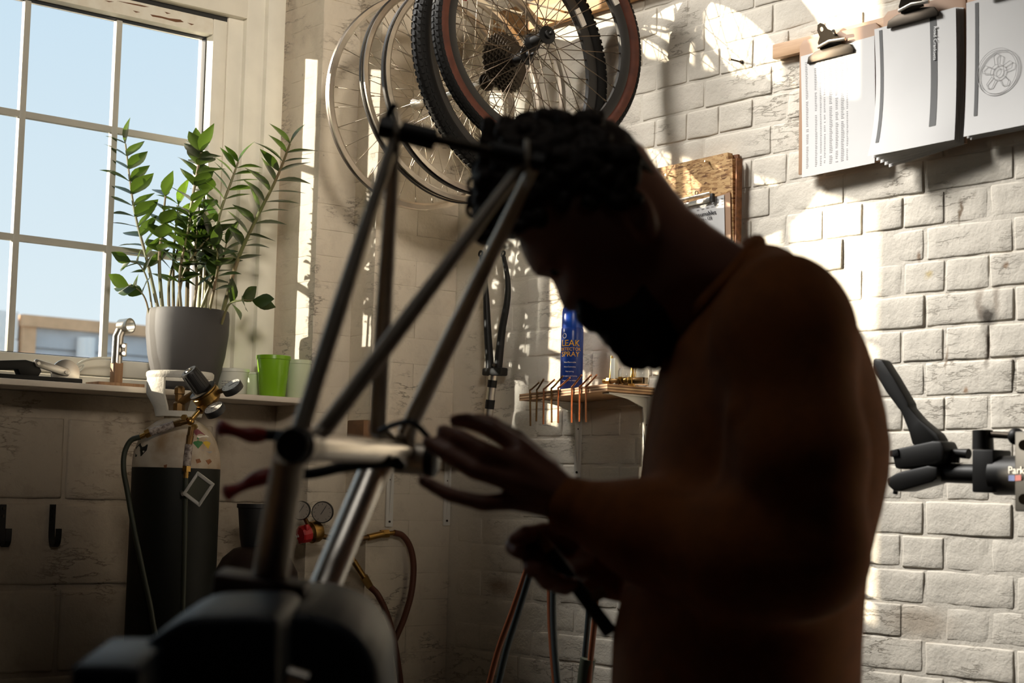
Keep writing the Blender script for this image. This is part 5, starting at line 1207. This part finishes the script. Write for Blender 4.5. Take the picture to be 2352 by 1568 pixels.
# ================================================================== TORCH HOSES HANGING BEYOND THE HAND
def hang(pts, y, r, m, lab, base):
    P = [PY(a, b2, y) for a, b2 in pts]; e = P[-1]
    d = P[-1] - P[-2]; q1 = e + d; P = spline(P + [q1, Vector((q1.x + d.x * 1.5, q1.y, .30)), Vector((q1.x + d.x * 2.2, q1.y, r * .5 + .004))], 8)
    return top('torch_hose', B(tube, P, r, 12), M[m], lab, 'hose', 'torch hoses hanging by the back wall')
Yh = -.62
hang([(1232, 1225), (1212, 1300), (1178, 1400), (1145, 1490), (1118, 1590)], Yh, .0068, 'hoseor', 'orange red hose of the slanting pair left of the lower hand', -.05)
hang([(1240, 1225), (1222, 1300), (1192, 1400), (1164, 1490), (1140, 1590)], Yh - .016, .0075, 'hoseblue', 'blue black hose of the slanting pair left of the lower hand', -.05)
hang([(1262, 1240), (1263, 1330), (1264, 1420), (1269, 1500), (1277, 1590)], Yh, .0068, 'hoseor', 'orange red hose hanging straight below the lower hand', .03)
hang([(1270, 1240), (1271, 1330), (1271, 1420), (1275, 1500), (1283, 1590)], Yh - .016, .0070, 'hoseblue', 'blue black hose hanging straight below the lower hand', .03)
hang([(1358, 1240), (1356, 1340), (1351, 1420), (1344, 1500), (1336, 1590)], Yh, .0065, 'hoseblue', 'dark hose running into the grey sleeve right of the others', -.02)
hang([(1372, 1240), (1370, 1340), (1366, 1420), (1358, 1500), (1349, 1590)], Yh - .004, .0065, 'hoseor', 'orange red hose running into the grey sleeve right of the others', -.02)
sv = B(tube, spline([PY(1351, 1512, Yh - .002), PY(1345, 1550, Yh - .002), PY(1336, 1640, Yh - .002)], 6), .0165, 16)
top('hose_sleeve', sv, M['hosegreen'], 'grey green sleeve binding the right pair of torch hoses', 'sleeve')
hk = PY(1240, 1228, Yh + .2); pg = bmesh.new()
cyl(pg, PY(1225, 1222, Yh - .03), PY(1385, 1222, Yh - .03), .006, None, 12)
for px in (1225, 1385): q = PY(px, 1222, Yh - .03); cyl(pg, q, Vector((q.x, .006, q.z)), .006, None, 12)
top('hose_rail', pg, M['clip'], 'steel rail on the wall the torch hoses hang over, hidden behind the forearm', 'rail')
# ================================================================== THE MAN
ZM = 2.05
def K(px, py, Z): return np.array([(px - CX) / FPX * Z, -(py - CY) / FPX * Z, -Z])
class Vol:
    """a distance field on a grid in camera-aligned axes (x right, y up, z towards the camera)"""
    def __init__(s, lo, hi, vox):
        s.v = vox; s.lo = np.array(lo, float); s.n = np.ceil((np.array(hi) - s.lo) / vox).astype(int) + 1
        s.F = np.full(s.n, 0.03, np.float32); s.ax = [s.lo[i] + vox * np.arange(s.n[i]) for i in range(3)]
    def sub(s, a, b2, pad=0.032):
        i0 = np.maximum(0, np.floor((np.minimum(a, b2) - pad - s.lo) / s.v).astype(int)); i1 = np.minimum(s.n, np.ceil((np.maximum(a, b2) + pad - s.lo) / s.v).astype(int) + 1)
        sl_ = tuple(slice(int(p), int(max(p, q))) for p, q in zip(i0, i1))
        return sl_, np.meshgrid(*[s.ax[i][sl_[i]] for i in range(3)], indexing='ij', sparse=True)
    def put(s, sl_, d, k=0.0, cut=False):
        f = s.F[sl_]
        if cut: s.F[sl_] = np.maximum(f, -d); return
        if k > 0:
            h = np.clip(0.5 + 0.5 * (f - d) / k, 0, 1); s.F[sl_] = f * (1 - h) + d * h - k * h * (1 - h)
        else: s.F[sl_] = np.minimum(f, d)
    def cap(s, a, b2, r1, r2, k=0.0, flat=1.0, nrm=None):
        a, b2 = np.array(a, float), np.array(b2, float); r = max(r1, r2)
        sl_, (x, y, z) = s.sub(np.minimum(a, b2) - r, np.maximum(a, b2) + r)
        if 0 in s.F[sl_].shape: return
        d = b2 - a; L2 = d.dot(d) + 1e-12
        t = np.clip(((x - a[0]) * d[0] + (y - a[1]) * d[1] + (z - a[2]) * d[2]) / L2, 0, 1)
        px, py, pz = x - a[0] - t * d[0], y - a[1] - t * d[1], z - a[2] - t * d[2]
        if nrm is not None:   # flatten the section along nrm
            q = px * nrm[0] + py * nrm[1] + pz * nrm[2]; e = (1 / flat - 1) * q
            px, py, pz = px + e * nrm[0], py + e * nrm[1], pz + e * nrm[2]
        s.put(sl_, np.sqrt(px * px + py * py + pz * pz) - (r1 + (r2 - r1) * t), k)
    def path(s, pts, rs, k=0.0, **kw):
        for i in range(len(pts) - 1): s.cap(pts[i], pts[i + 1], rs[i], rs[i + 1], k, **kw)
    def ell(s, c, r, k=0.0, ang=0.0, cut=False):
        c, r = np.array(c, float), np.array(r, float); m_ = r.max()
        sl_, (x, y, z) = s.sub(c - m_, c + m_)
        if 0 in s.F[sl_].shape: return
        ca, sa = math.cos(ang), math.sin(ang); X, Y, Zz = x - c[0], y - c[1], z - c[2]
        u, v = X * ca + Y * sa, -X * sa + Y * ca
        q = np.sqrt((u / r[0]) ** 2 + (v / r[1]) ** 2 + (Zz / r[2]) ** 2); s.put(sl_, (q - 1) * r.min(), k, cut)
    def infl(s, poly, wc, Wd_, D, k=0.0, ex=2.0, zfun=None):
        """a body whose outline is poly (x,y): half thickness Wd_ reached D inside the edge, centred at depth wc"""
        P = np.array(poly); a = np.array([*P.min(0), wc - Wd_]); b2 = np.array([*P.max(0), wc + Wd_])
        sl_, (x, y, z) = s.sub(a, b2)
        X, Y = x[:, :, 0] + 0 * y[:, :, 0], y[:, :, 0] + 0 * x[:, :, 0]
        dmin = np.full(X.shape, 1e9); ins = np.zeros(X.shape, bool)
        for i in range(len(P)):
            p, q = P[i], P[(i + 1) % len(P)]; e = q - p; L2 = e.dot(e) + 1e-12
            t = np.clip(((X - p[0]) * e[0] + (Y - p[1]) * e[1]) / L2, 0, 1)
            dmin = np.minimum(dmin, np.hypot(X - p[0] - t * e[0], Y - p[1] - t * e[1]))
            c = ((p[1] > Y) != (q[1] > Y)) & (X < (q[0] - p[0]) * (Y - p[1]) / (q[1] - p[1] + 1e-12) + p[0]); ins ^= c
        dd = np.where(ins, dmin, -dmin)
        Wm = Wd_ if zfun is None else zfun(X, Y)
        h = Wm * np.sqrt(np.clip(1 - (1 - np.clip(dd, 0, D) / D) ** ex, 0, 1))
        zz = np.abs(z - wc); f = np.where((dd > 0)[:, :, None], zz - h[:, :, None], np.sqrt(dmin[:, :, None] ** 2 + zz ** 2))
        f = np.where(f < 0, np.maximum(f, -np.abs(dd)[:, :, None]), f)
        s.put(sl_, f.astype(np.float32), k)
    def blur(s, n=1):
        for _ in range(n):
            for ax in range(3):
                F = s.F; A = np.roll(F, 1, ax); Bq = np.roll(F, -1, ax); s.F = (0.25 * A + 0.5 * F + 0.25 * Bq)
    def mesh(s):
        F = s.F; F[[0, -1]] = .03; F[:, [0, -1]] = .03; F[:, :, [0, -1]] = .03
        I = F < 0; n = np.array(F.shape) - 1
        cnt = np.zeros(n, np.int8); corners = [(i, j, k) for i in (0, 1) for j in (0, 1) for k in (0, 1)]
        for (i, j, k) in corners: cnt += I[i:n[0] + i, j:n[1] + j, k:n[2] + k]
        act = np.argwhere((cnt > 0) & (cnt < 8)); idx = np.full(n, -1, np.int64); idx[tuple(act.T)] = np.arange(len(act))
        acc = np.zeros((len(act), 3)); w = np.zeros(len(act))
        for c0 in corners:
            for ax in range(3):
                if c0[ax]: continue
                c1 = list(c0); c1[ax] = 1
                f0 = F[tuple((act + c0).T)]; f1 = F[tuple((act + c1).T)]; m_ = (f0 < 0) != (f1 < 0)
                t = np.where(m_, f0 / (f0 - f1 + 1e-20), 0); p = np.tile(np.array(c0, float), (len(act), 1)); p[:, ax] += t
                acc[m_] += p[m_]; w[m_] += 1
        V = s.lo + s.v * (act + acc / w[:, None]); quads = []
        for ax in range(3):
            o1, o2 = [(1, 2), (2, 0), (0, 1)][ax]
            sh = list(F.shape); sl0 = [slice(None)] * 3; sl1 = [slice(None)] * 3; sl0[ax] = slice(0, -1); sl1[ax] = slice(1, None)
            ch = np.argwhere(I[tuple(sl0)] != I[tuple(sl1)])
            ok = (ch[:, o1] > 0) & (ch[:, o2] > 0) & (ch[:, o1] < n[o1]) & (ch[:, o2] < n[o2]); ch = ch[ok]
            def at(d1, d2):
                q = ch.copy(); q[:, o1] -= d1; q[:, o2] -= d2; return idx[tuple(q.T)]
            q4 = np.stack([at(1, 1), at(0, 1), at(0, 0), at(1, 0)], 1); fl = ~I[tuple(ch.T)]
            q4[fl] = q4[fl][:, ::-1]; quads.append(q4)
        return V, np.concatenate(quads)
def vol_obj(name, vol, m, parent, label=None):
    V, Q = vol.mesh(); Q = Q[(Q >= 0).all(1)]
    Wv = C + V @ R.T - np.array(root_of(parent).location)
    me = bpy.data.meshes.new(name); me.vertices.add(len(Wv)); me.vertices.foreach_set('co', Wv.astype(np.float32).ravel())
    me.loops.add(4 * len(Q)); me.loops.foreach_set('vertex_index', Q.astype(np.int32).ravel())
    me.polygons.add(len(Q)); me.polygons.foreach_set('loop_start', np.arange(0, 4 * len(Q), 4, dtype=np.int32))
    me.polygons.foreach_set('use_smooth', np.ones(len(Q), bool)); me.update(calc_edges=True)
    o = link(name, me, m, parent)
    if label: o['label'] = label
    return o
def uv(l): return [tuple(K(a, b2, ZM)[:2]) for a, b2 in l]
foot = W(1690, 1500, ZM); mp_ = thing('person', 'bearded man in a rust brown jumper bending over the bicycle frame', 'person', (foot.x, foot.y, 0))
TORSO = [(1690, 562), (1730, 552), (1795, 562), (1850, 605), (1900, 650), (1945, 710), (1980, 780), (2005, 850), (2025, 930), (2037, 1010), (2034, 1080), (2020, 1150), (2000, 1230), (1986, 1300), (1979, 1380), (1973, 1480), (1971, 1570), (1966, 1760), (1404, 1760), (1400, 1570), (1406, 1450), (1424, 1370), (1450, 1250), (1461, 1130), (1470, 1050), (1482, 980), (1497, 900), (1515, 835), (1530, 780), (1575, 720), (1630, 640)]
HEAD = [(1165, 470), (1175, 520), (1186, 545), (1201, 588), (1217, 618), (1237, 641), (1254, 635), (1269, 648), (1277, 668), (1284, 690), (1294, 711), (1303, 717), (1313, 716), (1323, 706), (1332, 719), (1346, 728), (1356, 738), (1372, 748), (1392, 760), (1412, 786), (1445, 806), (1500, 806), (1545, 770), (1590, 740), (1680, 760), (1740, 640), (1720, 570), (1690, 552), (1640, 520), (1585, 478), (1545, 428), (1505, 375), (1480, 335), (1430, 300), (1360, 285), (1290, 290), (1230, 325), (1185, 395)]
SH = K(1800, 790, ZM - .175); EL = K(1848, 1270, ZM - .215); WR = K(1300, 1160, 1.99)
SH2 = K(1690, 770, ZM + .16); EL2 = K(1740, 1250, ZM + .20); WR2 = K(1345, 1305, 2.16)
def headw(X, Y):
    # wide skull, narrower jaw and face front
    return 0.072 + 0 * X
lo = K(930, 1780, ZM)
body = Vol((K(930, 0, 1.9)[0], K(0, 1660, ZM)[1], -ZM - .34), (K(2060, 0, ZM)[0], K(0, 240, ZM)[1], -ZM + .36), 0.0042)
body.infl(uv(HEAD), -ZM, .072, .062, 0, 2.0)
body.cap(K(1530, 620, ZM), K(1640, 720, ZM), .058, .066, .02)                      # neck
TB = [((a - 1720) * .93 + 1720, (b2 - 1100) * .96 + 1100) for a, b2 in TORSO]
body.infl(uv(TB), -ZM, .175, .12, .01, 2.0)
body.cap(SH, EL, .050, .042, .02); body.cap(EL, WR, .042, .025, .01); body.cap(SH2, EL2, .050, .042, .02); body.cap(EL2, WR2, .042, .025, .01)
# face: eye sockets, brow ridge, cheekbone, nostril wing, lips
for sg in (1, -1):
    body.ell(K(1283, 612, ZM - sg * .040), (.016, .012, .014), cut=True); body.ell(K(1262, 600, ZM - sg * .030), (.010, .018, .022), .01, .9)
    body.ell(K(1345, 640, ZM - sg * .047), (.024, .020, .018), .012); body.ell(K(1318, 697, ZM - sg * .010), (.010, .009, .008), .006)
    body.ell(K(1470, 492, ZM - sg * .076), (.018, .034, .010), .004, .35); body.ell(K(1466, 492, ZM - sg * .083), (.009, .020, .007), 0, .35, True)
    body.ell(K(1478, 530, ZM - sg * .074), (.009, .012, .007), .004, .2)
body.ell(K(1352, 728, ZM), (.010, .006, .020), .004)
# near hand, palm away from us, fingers reaching for the bracket
def hand(vol, wrist, kn, fingers, thumb, palm_n, k=.006):
    cen = sum(kn) / 4
    for i, q in enumerate(kn): vol.cap(wrist + (q - cen) * .35, q, .0175, .0130, k)
    for i in range(3): vol.cap(kn[i], kn[i + 1], .0105, .0105, k)
    for q, f in zip(kn, fingers): vol.path([q] + f[0], [r * 1.16 for r in f[1]], .0025)
    vol.path(thumb[0], thumb[1], .004)
kn = [K(1190, 1026, 1.985), K(1186, 1066, 1.965), K(1182, 1106, 1.96), K(1196, 1150, 1.97)]
fg = [([K(1128, 985, 1.99), K(1075, 967, 2.00), K(1046, 966, 2.005)], [.0105, .0098, .0088, .0076]),
      ([K(1108, 1035, 1.955), K(1052, 1003, 1.96), K(1018, 990, 1.97)], [.0108, .0100, .0090, .0078]),
      ([K(1090, 1080, 1.95), K(1024, 1040, 1.955), K(983, 1016, 1.965)], [.0105, .0096, .0086, .0074]),
      ([K(1110, 1155, 1.95), K(1030, 1135, 1.95), K(972, 1104, 1.955)], [.0100, .0090, .0080, .0070])]
th = ([K(1262, 1080, 2.0), K(1185, 1010, 2.03), K(1130, 975, 2.045), K(1095, 962, 2.05)], [.016, .0125, .0105, .0085])
hand(body, K(1292, 1140, 1.985), kn, fg, th, None)
# far hand closed round the torch handle, below the near wrist
kn2 = [K(1255, 1232, 2.10), K(1240, 1262, 2.09), K(1252, 1292, 2.085), K(1275, 1318, 2.08)]
fg2 = [([K(1205, 1240, 2.085), K(1180, 1255, 2.07), K(1192, 1268, 2.055)], [.0110, .0105, .0098, .0085]),
       ([K(1222, 1288, 2.07), K(1222, 1306, 2.05), K(1246, 1306, 2.04)], [.0108, .0102, .0094, .0082]),
       ([K(1248, 1325, 2.06), K(1258, 1338, 2.045), K(1282, 1330, 2.035)], [.0105, .0098, .0090, .0080]),
       ([K(1282, 1345, 2.06), K(1300, 1350, 2.045), K(1316, 1338, 2.035)], [.0098, .0090, .0084, .0074])]
th2 = ([K(1310, 1240, 2.10), K(1250, 1222, 2.07), K(1205, 1226, 2.05), K(1180, 1238, 2.04)], [.016, .013, .0105, .0088])
hand(body, K(1335, 1290, 2.14), kn2, fg2, th2, None)
body.blur(1)
bo = vol_obj('body', body, M['skin'], mp_)
for sg in (1, -1):
    e = obj('eye', B(sphere, Vector(C + R @ K(1287, 609, ZM - sg * .036)), .0115, 16), M['eye'], bo)
    obj('iris', B(sphere, Vector(C + R @ (K(1281, 616, ZM - sg * .037) + np.array([-.0035, -.0045, sg * .002]))), .0055, 12), M['black'], bo)
def nailat(p, d, r, n): # small curved plate on the fingertip
    a, u_, v_ = basis(d); obj('fingernail', B(sphere, Vector(C + R @ p), r, 10, (1, .8, .35), None), M['nail'], bo)
for f in fg: nailat(f[0][2] + np.array([-.002, .005, .003]), (1, 0, 0), .0052, None)
# ---- jumper
sw = Vol((K(1255, 0, 1.9)[0], K(0, 1775, ZM)[1], -ZM - .36), (K(2110, 0, ZM)[0], K(0, 530, ZM)[1], -ZM + .40), 0.0052)
sw.infl(uv(TORSO), -ZM, .205, .15, 0, 2.0)
sw.ell(K(1800, 760, ZM - .15), (.075, .085, .085), .05); sw.ell(K(1720, 740, ZM + .15), (.070, .08, .08), .05)
sw.path([SH, K(1838, 1040, ZM - .215), EL], [.072, .068, .062], .03)
sw.path([EL, K(1700, 1275, ZM - .19), K(1500, 1222, ZM - .12), K(1318, 1165, 1.985)], [.062, .063, .052, .033], .04)
sw.path([SH2, EL2], [.070, .060], .03); sw.path([EL2, K(1500, 1310, 2.2), WR2], [.060, .050, .034], .012)
# soft folds: elbow creases, hanging back folds
for (a, b2, r) in (((1692, 1120, -.150), (1760, 1190, -.245), .010), ((1690, 950, -.215), (1684, 1140, -.19), .010), ((1905, 1180, -.22), (1840, 1330, -.25), .010)):
    sw.cap(K(a[0], a[1], ZM + a[2]), K(b2[0], b2[1], ZM + b2[2]), r, r * .7, .02)
sw.path([K(1322, 1168, 1.985), K(1296, 1160, 1.988)], [.0335, .0330], .004)
sw.blur(2)
jo = vol_obj('jumper', sw, M['sweater'], mp_, 'rust brown knitted jumper')
# neckband and cuffs as ribs round the openings
cpts = []
nk0, nk1 = np.array(K(1570, 742, ZM)), np.array(K(1735, 560, ZM))
cen = (nk0 + nk1) / 2; ua = (nk1 - nk0) / 2; wa = np.array([0, 0, .082])
for k in range(33):
    q = 2 * math.pi * k / 32; cpts.append(Vector(C + R @ (cen + ua * math.cos(q) * 1.02 + wa * math.sin(q))))
obj('neckband', B(tube, cpts, .0115, 10), M['sweater'], jo)
cu = np.array(K(1302, 1162, 1.987)); cdir = (np.array(WR) - np.array(EL)); cdir /= np.linalg.norm(cdir)
cw = Vector(R @ cdir); obj('cuff', B(lathe, [(.0335, -.030), (.0350, -.026), (.0350, .004), (.0325, .008)], Vector(C + R @ cu), cw, 28), M['sweater'], jo)
# ---- hair and beard
hv = Vol((K(1050, 0, 1.95)[0], K(0, 880, ZM)[1], -ZM - .13), (K(1620, 0, ZM)[0], K(0, 215, ZM)[1], -ZM + .13), 0.0027)
HAIR = [(1112, 545), (1098, 505), (1092, 455), (1100, 405), (1130, 350), (1172, 305), (1205, 276), (1246, 266), (1311, 274), (1376, 264), (1417, 283), (1449, 305), (1484, 358), (1515, 405), (1545, 440), (1530, 470), (1500, 440), (1478, 430), (1455, 425), (1440, 460), (1440, 560), (1420, 590), (1400, 560), (1405, 490), (1340, 470), (1270, 500), (1220, 540), (1180, 548), (1150, 556)]
hv.infl(uv(HAIR), -ZM, .088, .062, 0, 2.0)
rh = random.Random(4)
edge = [(1112, 545), (1098, 505), (1092, 455), (1100, 405), (1130, 350), (1172, 305), (1205, 276), (1246, 266), (1311, 274), (1376, 264), (1417, 283), (1449, 305)]
for i in range(len(edge) - 3):
    for k in range(14):
        f = rh.random(); px = edge[i][0] * (1 - f) + edge[i + 1][0] * f; py = edge[i][1] * (1 - f) + edge[i + 1][1] * f; r = rh.uniform(.007, .0115)
        w_ = rh.uniform(-.07, .07); q = K(px + rh.uniform(-4, 14), py + rh.uniform(-2, 14), ZM + w_); hv.ell(q, (r, r, r), .004)
for k in range(420):   # lumps of curl over the crown, both sides
    px, py = rh.uniform(1110, 1470), rh.uniform(280, 540)
    if py > 300 + 260 * (1 - (px - 1110) / 330) and px > 1250 and py > 470: continue
    if (px - 1110) * .5 + 270 > py + 250 or (px > 1415 and py < 345): continue
    r = rh.uniform(.006, .0095); sg = rh.choice((1, -1))
    ed = min(1, max(0.25, min((px - 1095) / 110, (py - 262) / 110)))
    hv.ell(K(px, py, ZM + sg * .088 * math.sqrt(1 - (1 - ed) ** 2)), (r, r, r), .004)
for (px, py, rr, w_) in ((1092, 480, .0105, -.02), (1096, 425, .0115, .01), (1106, 390, .012, -.03), (1140, 345, .013, .0), (1128, 540, .012, -.01), (1160, 548, .011, .02), (1205, 285, .013, -.02), (1190, 300, .012, .03)):
    c0 = K(px, py, ZM + w_); tl = rh.uniform(-.5, .5)
    P = [c0 + rr * np.array([math.cos(q), math.sin(q), .35 * math.sin(q + tl)]) for q in np.linspace(0, 5.6, 12)]
    hv.path(P, [.0034] * 12, .001)
hv.blur(1)
vol_obj('hair', hv, M['hair'], mp_, 'dark curly hair, short at the nape')
bv = Vol((K(1290, 0, 1.95)[0], K(0, 880, ZM)[1], -ZM - .12), (K(1640, 0, ZM)[0], K(0, 520, ZM)[1], -ZM + .12), 0.0036)
BEARD = [(1430, 550), (1462, 560), (1495, 590), (1530, 640), (1560, 700), (1558, 760), (1535, 800), (1500, 826), (1460, 835), (1432, 820), (1412, 798), (1398, 778), (1385, 758), (1362, 745), (1342, 734), (1330, 718), (1336, 706), (1360, 700), (1392, 672), (1408, 630), (1415, 590)]
bv.infl(uv(BEARD), -ZM, .080, .055, 0, 2.0)
for k in range(130):
    i = rh.randrange(5, 16); f = rh.random(); p = BEARD[i]; q = BEARD[i + 1]; r = rh.uniform(.004, .009)
    bv.ell(K(p[0] * (1 - f) + q[0] * f + rh.uniform(-2, 10), p[1] * (1 - f) + q[1] * f + rh.uniform(-10, 2), ZM + rh.uniform(-.05, .05)), (r, r * 1.5, r), .003)
bv.blur(1)
vol_obj('beard', bv, M['hair'], mp_, 'full dark beard')
# ---- legs below the picture edge, standing on the floor
hip = Vector(C + R @ K(1690, 1650, ZM)); bkd = Vector((CAMB.x, CAMB.y, 0)).normalized(); fwd = Vector((-CAMR.x, -CAMR.y, 0)).normalized()
tb = bmesh.new()
lathe(tb, [(.10, -.10), (.118, -.02), (.120, .03), (.110, .06)], hip, (0, 0, 1), 28)
for s in (-1, 1):
    h0 = hip + bkd * s * .075 + Vector((0, 0, -.06)); kn_ = Vector((h0.x, h0.y, .50)) + fwd * (.05 + .04 * s); an_ = Vector((h0.x, h0.y, .075)) - fwd * .02 + fwd * .06 * s
    tube(tb, spline([h0, h0.lerp(kn_, .5), kn_, kn_.lerp(an_, .5), an_], 5), [.088 - .038 * i / 20 for i in range(21)], 18)
    shb = bmesh.new(); P = [an_ - fwd * .06 + Vector((0, 0, -.030)), an_ + Vector((0, 0, -.025)), an_ + fwd * .09 + Vector((0, 0, -.038)), an_ + fwd * .19 + Vector((0, 0, -.048))]
    tube(shb, spline(P, 4), [.038 + .006 * math.sin(i / 12 * 3) - (.010 if i > 10 else 0) for i in range(13)], 14)
    for v in shb.verts: v.co.z = max(v.co.z, .001)
    obj('shoe', shb, M['black'], mp_)
obj('trousers', tb, M['trouser'], mp_, 60, 'dark trousers')
# ---- the torch in the far hand
q0, q1 = Vector(C + R @ K(1262, 1262, 2.055)), Vector(C + R @ K(1402, 1452, 2.06))
t = thing('brazing_torch', 'dark torch handle held in the lower hand, pointing down right', 'torch', q1 - Vector((0, 0, .01)))
obj('handle', B(cyl, q0, q1, .0085, .0095, 16), M['black'], t); dq = (q1 - q0).normalized()
obj('valve_knob', B(cyl, q0.lerp(q1, .62) , q0.lerp(q1, .62) + CAMR * .022 + CAMU * .012, .0075, None, 10), M['brassd'], t)
obj('torch_head', B(cyl, q0 - dq * .03, q0, .005, .0075, 12), M['brassd'], t)
